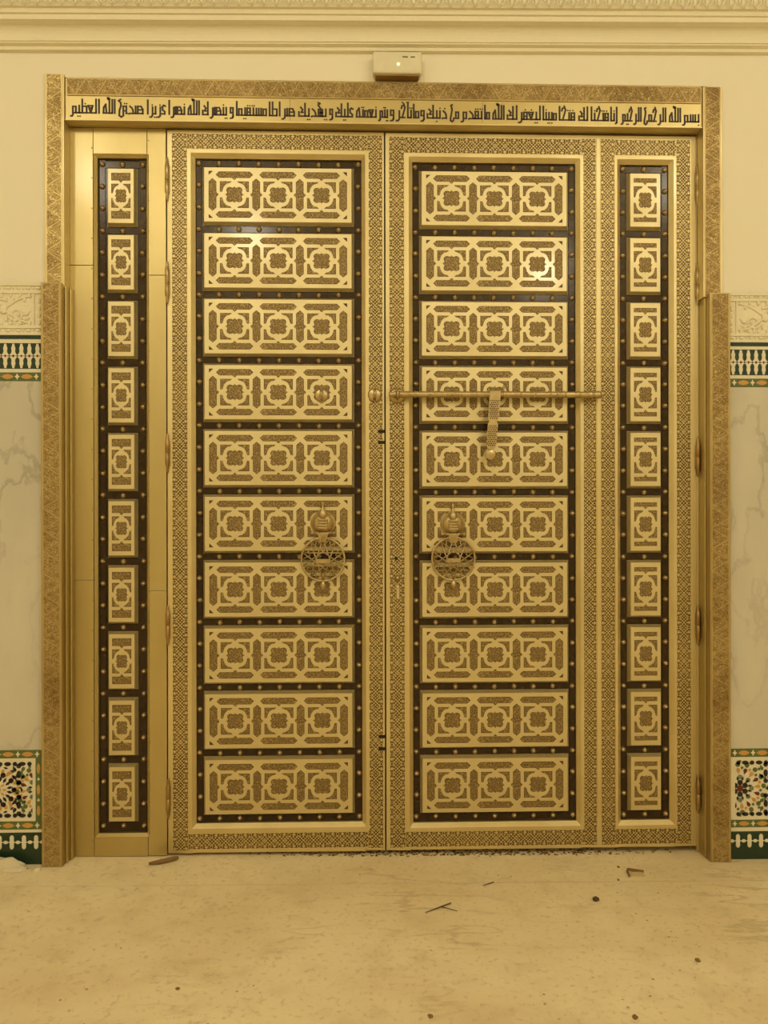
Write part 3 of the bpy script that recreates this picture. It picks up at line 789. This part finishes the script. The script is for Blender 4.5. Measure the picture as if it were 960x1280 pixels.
panel_nar = narrow_panel(0.0648, 0.1085, (0.0435, 0.0660, 0.0825, 0.009), (0.0435, 0.0520), (0.0275, 0.0320)).mesh('raised_panel')
sm = MB(); sm.lathe([(0.0105, 0.0), (0.0105, 0.0015), (0.0088, 0.0055), (0.0055, 0.0100), (0.002, 0.0122), (0, 0.0126)], 'stud', axis='y', n=12)
stud_mesh = sm.mesh('stud')

def child(parent, name, me, world):
    o = bpy.data.objects.new(name, me); COL.objects.link(o); o.parent = parent
    o.location = Vector(world)-Vector(parent.location); return o

def field(parent, x0, x1, z0, z1, panel_me, cx, ztop, pitch, ph, nh, studs, strap_x, cap=True):
    """dark strap board with studs, ten raised panels"""
    g = MB(); g.box(x0-0.012, x1+0.012, YS+0.002, 0.045, z0-0.012, z1+0.012, 'strap')
    zc = [ztop-ph/2-k*pitch for k in range(10)]
    zg = [min(z1-0.0155, zc[0]+pitch/2)] + [(zc[k]+zc[k+1])/2 for k in range(9)] + [max(z0+0.0145, zc[9]-pitch/2)]
    for z in zg: g.box(strap_x[0], strap_x[-1], YS, YS+0.003, z-0.0125, z+0.0125, 'strap')
    for x in (strap_x[0], strap_x[-1]): g.box(x-0.0115, x+0.0115, YS-0.0006, YS+0.003, z0, z1, 'strap')
    part_o = g.build('strap_grid', parent, bevel=0.0015)
    part_o['label'] = 'dark metal straps between the panels'
    for z in zc: child(parent, 'raised_panel', panel_me, (cx, 0, z))
    pos = []
    for z in zg:
        for k in range(nh):
            pos.append((strap_x[0]+(strap_x[-1]-strap_x[0])*k/(nh-1), z))
    for a, c in zip(zg, zg[1:]):
        for f in (1/3, 2/3):
            for x in (strap_x[0], strap_x[-1]): pos.append((x, a+(c-a)*f))
    rest = []
    for x, z in pos:
        x += random.uniform(-0.001, 0.001); z += random.uniform(-0.0012, 0.0012)
        if studs[0] > 0: child(parent, 'stud', stud_mesh, (x, YS-0.0006, z)); studs[0] -= 1
        else: rest.append((x, z))
    return rest
def rest_studs(parent, rest):
    if not rest: return
    r = MB()
    for x, z in rest: r.lathe([(0.0105, 0.0), (0.0105, 0.0015), (0.0088, 0.0055), (0.0055, 0.0100), (0.002, 0.0122), (0, 0.0126)], 'stud', origin=(x, YS-0.0006, z), axis='y', n=12)
    o = r.build('stud', parent); o['kind'] = 'stuff'
def lining(mb, x0, x1, z0, z1, w_, mat='brass', lip=0.018):
    """opening moulding: raised lip round the opening and a bevel down to the straps"""
    o = [(x0-w_, z0-w_), (x1+w_, z0-w_), (x1+w_, z1+w_), (x0-w_, z1+w_)]; i_ = [(x0, z0), (x1, z0), (x1, z1), (x0, z1)]
    q = [(x0-w_-lip, z0-w_-lip), (x1+w_+lip, z0-w_-lip), (x1+w_+lip, z1+w_+lip), (x0-w_-lip, z1+w_+lip)]
    for A, ya, B_, yb in ((q, 0.001, q, -0.0025), (q, -0.0025, o, -0.0025), (o, -0.0025, i_, 0.0125), (i_, 0.0125, i_, YS+0.003)):
        for k in range(4):
            a, b_ = A[k], A[(k+1) % 4]; c, d = B_[(k+1) % 4], B_[k]
            if A is B_: mb.face([(a[0], ya, a[1]), (b_[0], ya, b_[1]), (b_[0], yb, b_[1]), (a[0], yb, a[1])], mat)
            else: mb.face([(a[0], ya, a[1]), (b_[0], ya, b_[1]), (c[0], yb, c[1]), (d[0], yb, d[1])], mat)
def frame_boxes(mb, x0, x1, z0, z1, holes, mat, yb=0.05):
    xs = x0
    for hx0, hx1, hz0, hz1 in holes:
        mb.box(xs, hx0, 0, yb, z0, z1, mat)
        mb.box(hx0, hx1, 0, yb, z0, hz0, mat); mb.box(hx0, hx1, 0, yb, hz1, z1, mat); xs = hx1
    mb.box(xs, x1, 0, yb, z0, z1, mat)
def vband(parent, x0, x1, z0, z1):
    b_ = MB(); b_.box(x0, x1, -0.0008, 0.0005, z0, z1, 'brass', uvdir='z', front='band'); return b_.build('border_band', parent)
def xband(parent, x0, x1, z0, z1):
    b_ = MB(); b_.box(x0, x1, -0.0008, 0.0005, z0, z1, 'brass', uvdir='x', front='band'); return b_.build('border_band', parent)
def hinge(parent, x, z0, z1, mat='bronze'):
    h_ = MB(); r = 0.0078; L = z1-z0; k = 0.035
    h_.lathe([(0, 0), (0.003, 0.010), (0.0045, 0.022), (0.0058, k-0.003), (r, k), (r, L/2-0.001), (r*0.8, L/2), (r, L/2+0.001), (r, L-k), (0.0058, L-k+0.003), (0.0045, L-0.022), (0.003, L-0.010), (0, L)], mat, origin=(x, -0.0075, z0), n=14)
    h_.box(x-0.004, x+0.004, -0.006, 0.002, z0+k, z1-k, mat)
    return h_.build('hinge', parent)

# ------------------------------------------------------------------ fixed side panel
sp = empty('side_panel', (-0.997, 0, fz(-1)), 'narrow fixed plain-brass side panel left of the doors, one column of small panels', 'door side panel')
OX0, OX1, OZ0, OZ1 = -1.0705, -0.8905, 0.0760, 2.5925
b = MB()
zt = 2.7000; zb0 = -0.007
for x0, x1, cuts in ((-1.186, -1.0845, (2.19, 1.02)), (-0.8845, -0.8155, (2.155, 0.98))):
    zz = [zt]+list(cuts)+[zb0]
    for a, c in zip(zz, zz[1:]): b.box(x0, x1, 0.0005, 0.05, c+0.0006, a-0.0006, 'brass_plain')
b.build('stile_sheet', sp, bevel=0.0012)
for z0, z1 in ((2.6045, zt), (zb0, 0.0655)):
    b = MB(); b.box(-1.0833, -0.8857, 0.0, 0.05, z0, z1, 'brass_plain'); b.build('rail_sheet', sp, bevel=0.0012)
b = MB(); b.box(-1.186, -0.8155, 0.046, 0.055, zb0, zt, 'brass_plain')
b.build('backing_sheet', sp)
b = MB()
w_ = 0.010
o = [(OX0-w_, OZ0-w_), (OX1+w_, OZ0-w_), (OX1+w_, OZ1+w_), (OX0-w_, OZ1+w_)]; i_ = [(OX0, OZ0), (OX1, OZ0), (OX1, OZ1), (OX0, OZ1)]
e_ = [(OX0-w_-0.003, OZ0-w_-0.003), (OX1+w_+0.003, OZ0-w_-0.003), (OX1+w_+0.003, OZ1+w_+0.003), (OX0-w_-0.003, OZ1+w_+0.003)]
for A, ya, B_, yb in ((e_, 0.002, o, -0.002), (o, -0.002, i_, 0.009), (i_, 0.009, [(x+0.0001*(1 if x < -0.98 else -1), z) for x, z in i_], YS+0.006)):
    for k in range(4):
        a, b_ = A[k], A[(k+1) % 4]; c, d = B_[(k+1) % 4], B_[k]
        b.face([(a[0], ya, a[1]), (b_[0], ya, b_[1]), (c[0], yb, c[1]), (d[0], yb, d[1])], 'brass_plain')
b.build('opening_moulding', sp)
rest = field(sp, OX0, OX1, OZ0, OZ1, panel_side, -0.9815, 2.5575, 0.2472, 0.2172, 3, [100], (-1.0555, -0.9055))
rest_studs(sp, rest)
b = MB()
for k in range(24):
    z = 0.05+k*0.112
    b.lathe([(0.0026, 0), (0.0026, 0.0006), (0, 0.0010)], 'bronze', origin=(-1.0885, 0.0005, z), axis='y', n=6)
    b.lathe([(0.0026, 0), (0.0026, 0.0006), (0, 0.0010)], 'bronze', origin=(-0.8795, 0.0005, z+0.03), axis='y', n=6)
so = b.build('screw', sp); so['kind'] = 'stuff'

# ------------------------------------------------------------------ left leaf
H = 2.6965; ZB = 0.0020
L_ = empty('door_leaf', (-0.812, 0, 0.002), 'engraved brass door leaf hinged beside the plain side panel, no bolt bar', 'door leaf', 'pair of brass door leaves')
LX0, LX1 = -0.8115, -0.0030
hx = (-0.7085, -0.0880, 0.1070, 2.5965)
b = MB(); frame_boxes(b, LX0, LX1, ZB, H, [(hx[0]-0.0145, hx[1]+0.0145, hx[2]-0.0145, hx[3]+0.0145)], 'brass')
b.build('frame', L_, bevel=0.0018)
b = MB(); lining(b, hx[0], hx[1], hx[2], hx[3], 0.0145, lip=0.0130); b.build('opening_moulding', L_)
vband(L_, -0.7935, -0.7368, 0.012, 2.684); vband(L_, -0.0660, -0.0092, 0.012, 2.684)
xband(L_, -0.7368, -0.0660, 2.6262, 2.6830); xband(L_, -0.7368, -0.0660, 0.0150, 0.0735)
b = MB(); b.box(-0.80, -0.02, 0.045, 0.052, 0.02, 2.68, 'strap'); b.build('back_board', L_)
rest = field(L_, *hx, panel_wide, -0.3995, 2.5665, 0.2457, 0.2184, 9, [100], (-0.6965, -0.1000))
rest_studs(L_, rest)
for k, (a, c) in enumerate(((2.426, 2.598), (2.042, 2.211), (1.413, 1.571), (0.773, 0.931), (0.126, 0.287))):
    hinge(L_, -0.8095, a, c, 'hardware' if k < 2 else 'bronze')
for z in (1.5743, 1.5331, 0.4290, 0.3832):
    b = MB(); b.box(-0.0265, -0.0030, -0.0012, 0.02, z-0.006, z+0.006, 'hole'); b.build('latch_slot', L_)

# ------------------------------------------------------------------ right leaf
R_ = empty('door_leaf', (1.182, 0, 0.002), 'engraved brass door leaf with horizontal bolt bar, wider, with an extra narrow panel column', 'door leaf', 'pair of brass door leaves')
RX0, RX1 = 0.0020, 1.1815
h1 = (0.1040, 0.7235, 0.0995, 2.5915); h2 = (0.8935, 1.0805, 0.0990, 2.5905)
b = MB(); frame_boxes(b, RX0, RX1, ZB, H-0.001, [(h1[0]-0.0145, h1[1]+0.0145, h1[2]-0.0145, h1[3]+0.0145), (h2[0]-0.0145, h2[1]+0.0145, h2[2]-0.0145, h2[3]+0.0145)], 'brass')
b.box(0.7998, 0.8155, -0.0020, 0.001, 0.012, 2.685, 'brass')
b.build('frame', R_, bevel=0.0018)
b = MB(); lining(b, *h1, 0.0145, lip=0.0125); lining(b, *h2, 0.0145, lip=0.0095); b.build('opening_moulding', R_)
vband(R_, 0.0160, 0.0725, 0.012, 2.680); vband(R_, 0.7428, 0.7985, 0.012, 2.680); vband(R_, 0.8165, 0.8690, 0.012, 2.680); vband(R_, 1.1055, 1.1590, 0.012, 2.680)
xband(R_, 0.0725, 0.7428, 2.6200, 2.6790); xband(R_, 0.8690, 1.1055, 2.6200, 2.6790); xband(R_, 0.0725, 0.7428, 0.0130, 0.0705); xband(R_, 0.8690, 1.1055, 0.0130, 0.0705)
b = MB(); b.box(0.02, 1.17, 0.045, 0.052, 0.02, 2.68, 'strap'); b.build('back_board', R_)
cnt = [100]
rest = field(R_, *h1, panel_wide, 0.4130, 2.5605, 0.2454, 0.2184, 9, cnt, (0.1160, 0.7105))
rest += field(R_, *h2, panel_nar, 0.9865, 2.5600, 0.2455, 0.2170, 3, cnt, (0.9060, 1.0680))
rest_studs(R_, rest)
for k, (a, c) in enumerate(((2.424, 2.590), (2.050, 2.217), (1.398, 1.558), (0.760, 0.921), (0.125, 0.277))): hinge(R_, 1.1838, a, c, 'hardware' if k < 2 else 'bronze')
# lock: keyhole, knob, lever
b = MB(); b.lathe([(0.0062, 0), (0.0062, 0.0016), (0, 0.0016)], 'hole', origin=(0.0412, 0, 1.0976), axis='y', n=12); b.build('lock_hole', R_)
b = MB(); b.lathe([(0.011, 0), (0.011, 0.003), (0.0055, 0.005), (0.0055, 0.010), (0.008, 0.012), (0.007, 0.018), (0, 0.019)], 'hardware', origin=(0.0450, 0, 1.0255), axis='y', n=16)
b.build('thumb_knob', R_)
b = MB(); b.box(0.0395, 0.0525, -0.004, 0.0, 0.945, 0.997, 'hardware')
b.box(0.0425, 0.0500, -0.014, -0.004, 0.947, 0.984, 'steel'); b.lathe([(0.0042, 0), (0.0042, 0.012), (0, 0.013)], 'steel', origin=(0.046, -0.002, 0.991), axis='y', n=12)
lo = b.build('lock_lever', R_, bevel=0.001); lo['label'] = 'small bright steel lock lever'

# ---- door knockers
def knocker(parent, x, z, zdisc, zfin):
    k = MB()   # rosette with stepped dome
    o = (x, -0.001, z)
    k.lathe([(0.046, 0), (0.047, 0.002), (0.045, 0.005), (0.040, 0.006), (0.038, 0.011), (0.030, 0.019), (0.018, 0.025), (0, 0.027)], 'hardware', origin=o, axis='y', n=32)
    kn = k.build('door_knocker', parent)
    f = MB()
    f.lathe([(0, -0.004), (0.006, 0.0), (0.010, 0.008), (0.0155, 0.020), (0.0165, 0.030), (0.0125, 0.042), (0.0065, 0.050), (0.0042, 0.062), (0.0055, 0.066), (0.0055, 0.071), (0.0030, 0.076), (0, 0.081)], 'hardware', origin=(x-0.001, -0.014, z+0.024-(z+0.024+0.081-zfin)), n=18)
    f.build('finial', kn)
    c = MB()   # ridged clasp
    c.box(x-0.019, x+0.019, -0.038, -0.015, z-0.024, z+0.018, 'hardware')
    for q in range(4): c.tube([(x-0.018, -0.038, z-0.017+q*0.0100), (x+0.018, -0.038, z-0.017+q*0.0100)], 0.0042, 'hardware', 8)
    c.build('clasp', kn, bevel=0.003)
    hb = MB(); zb_ = z-0.036
    hb.tube([(x-0.040, -0.020, zb_), (x+0.040, -0.020, zb_)], 0.0045, 'hardware', 10)
    for q in (-0.040, -0.020, 0.020, 0.040): hb.blob((x+q, -0.020, zb_), 0.0075, 0.0068, 0.0062, 'hardware', 10, 6)
    hb.box(x-0.004, x+0.004, -0.020, 0, zb_-0.004, zb_+0.004, 'hardware')
    hb.build('hinge_bar', kn)
    nk = MB(); zd = zdisc; Rr = 0.080
    nk.poly([(x-0.020, zb_-0.002), (x+0.020, zb_-0.002), (x+0.015, zb_-0.020), (x+0.011, zb_-0.034), (x-0.011, zb_-0.034), (x-0.015, zb_-0.020)], -0.026, -0.018, 'hardware')
    for q in (-0.012, -0.004, 0.004, 0.012): nk.tube([(x+q, -0.027, zb_-0.003), (x+q*0.6, -0.027, zb_-0.032)], 0.0022, 'hardware', 6)
    nk.build('neck_strap', kn, bevel=0.001)
    d = MB(); yd = -0.022
    ring = lambda rad, rr: d.tube([(x+rad*math.cos(2*PI*q/48), yd, zd+rad*math.sin(2*PI*q/48)) for q in range(49)], rr, 'hardware', 8, cap=False, flat=0.8)
    ring(Rr, 0.0040); ring(Rr*0.30, 0.0020)
    n = 10
    P = lambda rad, q: (x+rad*math.cos(2*PI*q/n+PI/2), yd, zd+rad*math.sin(2*PI*q/n+PI/2))
    for q in range(n):
        d.tube([P(Rr*0.97, q), P(Rr*0.97, q+4)], 0.0026, 'hardware', 6, flat=1.2)
        d.tube([P(Rr*0.97, q+0.5), P(Rr*0.62, q), P(Rr*0.97, q-0.5)], 0.0020, 'hardware', 6, flat=1.2)
    d.box(x-0.026, x+0.026, yd-0.005, yd+0.003, zd-0.014, zd+0.002, 'hardware')
    for q in range(8):
        a = 2*PI*q/8; d.blob((x+Rr*1.0*math.cos(a+PI/8), yd, zd+Rr*math.sin(a+PI/8)), 0.0055, 0.005, 0.0055, 'hardware', 8, 5)
    ro = d.build('ring_plate', kn); ro['label'] = 'round openwork ring with interlaced star'
    s_ = MB(); s_.lathe([(0, -0.034), (0.004, -0.030), (0.009, -0.022), (0.012, -0.012), (0.008, -0.003), (0.005, 0.004), (0, 0.008)], 'hardware', origin=(x, -0.022, zd-Rr-0.003), n=14)
    s_.build('striker', kn)
knocker(L_, -0.2330, 1.2300, 1.0960, 1.3150)
knocker(R_, 0.2535, 1.2250, 1.0970, 1.3070)

# ---- ring staples on the left leaf
def staple(parent, x, z, base_y):
    s_ = MB(); s_.lathe([(0.026, 0), (0.026, 0.0015), (0.020, 0.004), (0.010, 0.006), (0, 0.0065)], 'hardware', origin=(x, base_y, z), axis='y', n=20)
    s_.tube([(x, base_y-0.004-0.024*math.sin(PI*q/12), z+0.018*math.cos(PI*q/12)) for q in range(13)], 0.0055, 'hardware', 8)
    s_.tube([(x-0.0001, base_y-0.006, z+0.030), (x, base_y-0.006, z+0.018)], [0.002, 0.005], 'hardware', 8)
    s_.tube([(x-0.0001, base_y-0.006, z-0.030), (x, base_y-0.006, z-0.018)], [0.002, 0.005], 'hardware', 8)
    s_.build('staple', parent)
staple(L_, -0.2385, 1.7090, -0.001); staple(L_, -0.0395, 1.7110, -0.001)

# ---- bolt bar with hanging hasp on the right leaf
BZ, BY = 1.7085, -0.034
b = MB()
r = 0.0122
prof = [(0, 0.0), (0.008, 0.002), (0.011, 0.010), (0.008, 0.016), (0.0135, 0.022), (0.0135, 0.030), (0.0095, 0.034), (r, 0.04)]
for k in range(1, 38):
    xx = 0.04+k*0.0185
    prof += [(r*0.9, xx-0.001), (r*1.16, xx+0.002), (r*1.16, xx+0.005), (r*0.9, xx+0.008)] if k % 3 == 0 else [(r, xx)]
prof += [(r, 0.745), (r*1.15, 0.748), (r*1.15, 0.764), (r*0.8, 0.768), (0.013, 0.776), (0.0145, 0.785), (0.012, 0.795), (0, 0.801)]
b.lathe(prof, 'hardware', origin=(0.0115, BY, BZ), axis='x', n=20)
bolt = b.build('bolt_bar', R_)
b = MB()
for q in (0.045,): b.lathe([(0.030, 0), (0.030, 0.003), (0.022, 0.007), (0.012, 0.009), (0, 0.009)], 'hardware', origin=(q, -0.001, BZ), axis='y', n=24)
b.tube([(0.045, BY+0.024*math.cos(a*PI/8), BZ+0.0175*math.sin(a*PI/8)) for a in range(17)], 0.0048, 'hardware', 8, cap=False)
b.tube([(0.045, BY, BZ+0.017), (0.045, BY, BZ+0.030)], [0.005, 0.001], 'hardware', 8)
b.build('bolt_ring', R_)
for xx in (0.245, 0.440, 0.640):
    b = MB(); b.box(xx-0.006, xx+0.006, BY+0.004, 0.0, BZ-0.007, BZ+0.007, 'hardware')
    b.tube([(xx, BY+0.0128*math.cos(a*PI/8), BZ+0.0128*math.sin(a*PI/8)) for a in range(17)], 0.0028, 'hardware', 6, cap=False)
    if xx == 0.440: b.lathe([(0.003, 0), (0.003, 0.012), (0.0055, 0.015), (0.004, 0.022), (0, 0.025)], 'hardware', origin=(xx, BY, BZ+0.010), n=10)
    b.build('bolt_bracket', R_)
b = MB()
yh = BY-0.013
segs = [(0.0, 0.0205, 0.0195), (0.105, 0.0195, 0.0190), (0.112, 0.0125, 0.0125), (0.122, 0.0190, 0.0190), (0.205, 0.0175, 0.0175), (0.215, 0.010, 0.010)]
cx = 0.4075
zt = BZ+0.011
tilt = -0.016
outl = [(cx-w0+tilt*d/0.2, zt-d) for d, w0, _ in segs] + [(cx+w0+tilt*d/0.2, zt-d) for d, w0, _ in segs[::-1]]
b.poly(outl, yh-0.0035, yh+0.0015, 'hardware')
for row in range(24):            # pierced diamond pattern
    d = 0.036+row*0.0072
    if 0.104 < d < 0.124: continue
    for q in range(-2, 3):
        o_ = (0.0036 if row % 2 else 0)
        px = cx+tilt*d/0.2+q*0.0072+o_
        if abs(px-cx-tilt*d/0.2) > 0.0145: continue
        b.poly([(px-0.0031, zt-d), (px, zt-d+0.0034), (px+0.0031, zt-d), (px, zt-d-0.0034)], yh-0.0039, yh-0.003, 'engraved_edge')
b.lathe([(0.0195, 0), (0.0195, 0.003), (0.017, 0.0042), (0, 0.0045)], 'hardware', origin=(cx+tilt*1.15, yh+0.001, zt-0.236), axis='y', n=24)
b.tube([(cx-0.018, BY, BZ), (cx+0.018, BY, BZ)], 0.0150, 'hardware', 14)
ho = b.build('hasp', R_); ho['label'] = 'hanging pierced hasp strap with round tip'

# ------------------------------------------------------------------ wall-mounted box above the header
bx = empty('alarm_box', (0.044, -0.045, 2.868), 'small cream plastic box with a lit green indicator above the inscription', 'alarm box')
b = MB(); b.box(-0.046, 0.133, -0.094, -0.0455, 2.8665, 2.946, 'plastic'); b.build('housing', bx, bevel=0.008)
b = MB(); b.box(-0.036, 0.123, -0.084, -0.0455, 2.8615, 2.867, 'bronze'); b.build('box_underside', bx, bevel=0.002)  # brown slab forming the darker underside of the housing
b = MB(); b.lathe([(0.0045, 0), (0.0045, 0.002), (0.003, 0.0045), (0, 0.005)], 'led', origin=(0.047, -0.0935, 2.8985), axis='y', n=12); lo = b.build('indicator_light', bx); lo['label'] = 'lit green indicator'
b = MB(); b.box(0.062, 0.082, -0.0948, -0.094, 2.922, 2.927, 'tile_sage'); b.box(0.092, 0.108, -0.0948, -0.094, 2.922, 2.927, 'tile_sage'); b.build('slot', bx)

# ------------------------------------------------------------------ small debris on the floor
def onfloor(x, y): return (x, y, fz(x))
def debris(name, mb, loc, label, cat, group=None, rot=0):
    o = mb.build(name); o.location = loc; o.rotation_euler.z = rot
    return tag(o, label, cat, group)
b = MB(); b.tube([(-0.052, -0.028, 0.003), (0.0, 0.0, 0.006), (0.038, 0.030, 0.004)], [0.0012, 0.0022, 0.0012], 'twig', 6)
b.tube([(0.0, 0.0, 0.006), (0.022, -0.006, 0.004), (0.052, -0.022, 0.003)], [0.0018, 0.0013, 0.0009], 'twig', 6)
b.tube([(0.014, 0.010, 0.005), (0.036, 0.012, 0.009)], [0.0014, 0.0008], 'twig', 6)
debris('twig', b, onfloor(0.166, -0.392), 'thin dark forked twig lying on the floor before the right door', 'twig')
b = MB(); b.tube([(-0.020, -0.010, 0.0025), (0.02, 0.012, 0.0035)], [0.0012, 0.0018], 'twig', 6)
debris('straw', b, onfloor(0.348, -0.235), 'short dark sliver lying just in front of the threshold joint', 'straw')
b = MB(); b.tube([(-0.048, -0.018, 0.008), (-0.01, -0.008, 0.010), (0.03, 0.012, 0.011), (0.048, 0.024, 0.010)], [0.005, 0.0085, 0.0085, 0.006], 'wood', 8, flat=0.9)
debris('wood_splinter', b, onfloor(-0.815, -0.055), 'brown curved wood splinter at the foot of the left leaf hinge side', 'wood splinter')
b = MB()   # bent strip of packing card standing on edge
strip = [(-0.032, -0.036), (-0.027, 0.006), (-0.020, 0.014), (0.030, -0.006)]
for (xa, ya), (xb, yb) in zip(strip, strip[1:]):
    d = Vector((xb-xa, yb-ya)).normalized(); nx, ny = -d.y*0.0012, d.x*0.0012
    lo_ = [(xa-nx, ya-ny), (xb-nx, yb-ny), (xb+nx, yb+ny), (xa+nx, ya+ny)]
    bt = [(p[0], p[1], 0.0) for p in lo_]; tp = [(p[0], p[1], 0.011) for p in lo_]
    b.face(tp, 'wood'); b.face(bt[::-1], 'wood')
    for k in range(4): b.face([bt[k], bt[(k+1) % 4], tp[(k+1) % 4], tp[k]], 'wood')
b.box(-0.024, 0.027, -0.030, 0.0, 0.0005, 0.003, 'card')
debris('card_scrap', b, onfloor(0.888, -0.155), 'small bent brown card scrap on the threshold below the narrow panel column', 'card scrap')
b = MB(); b.blob((0, 0, 0.0065), 0.011, 0.010, 0.0075, 'twig', 9, 6, 0.14)
debris('pebble', b, onfloor(0.688, -0.351), 'round black pebble lying alone in front of the right door', 'pebble')
b = MB(); b.blob((0, 0.004, 0.002), 0.085, 0.026, 0.036, 'rubble', 16, 7, 0.10); b.blob((0.05, -0.012, 0.002), 0.05, 0.022, 0.012, 'rubble', 12, 6, 0.12)
debris('plaster_heap', b, onfloor(-1.385, -0.088), 'small heap of crumbled pale plaster against the green tile base', 'plaster heap')
b = MB(); b.box(-0.009, 0.009, -0.007, 0.007, 0, 0.010, 'tile_white')
debris('tile_chip', b, onfloor(-1.252, -0.100), 'tiny pale tile chip at the foot of the left brass pilaster', 'tile chip', rot=0.4)
chips = [(0.608, -0.940, 0.012, 'dark floor chip near the bottom edge, in front of the right door'), (0.085, -0.925, 0.011, 'brown floor chip near the bottom edge, in front of the doors\' meeting line'),
         (0.877, -0.696, 0.012, 'brown flattened chip on open floor before the narrow panel column'), (-0.585, -0.800, 0.008, 'tiny dark chip on open floor before the left door'),
         (0.809, -0.212, 0.006, 'tiny dark crumb on the threshold joint beside the card scrap'), (0.842, -0.115, 0.007, 'tiny dark crumb on the threshold behind the card scrap')]
for x, y, r, lab in chips:
    r *= 0.8
    b = MB(); b.blob((0, 0, 0.0025), r, r*0.75, 0.0035, 'wood', 8, 5, 0.22)
    debris('floor_chip', b, onfloor(x, y), lab, 'chip', rot=random.uniform(0, 3))

# crumbs of dirt swept against the foot of the leaves: nobody could count them
b = MB()
for k in range(620):
    x = random.triangular(-0.65, 1.17, 0.30); y = random.uniform(-0.004, 0.04) - abs(random.gauss(0, 0.006)); r = random.uniform(0.001, 0.0034)
    b.blob((x, y, fz(x)+r*0.4), r*1.8, r, r*0.8, 'twig' if k % 3 else 'wood', 5, 4, 0.25)
tag(b.build('dirt'), 'dark crumbs of dirt along the foot of the brass door leaves', 'dirt', kind='stuff')
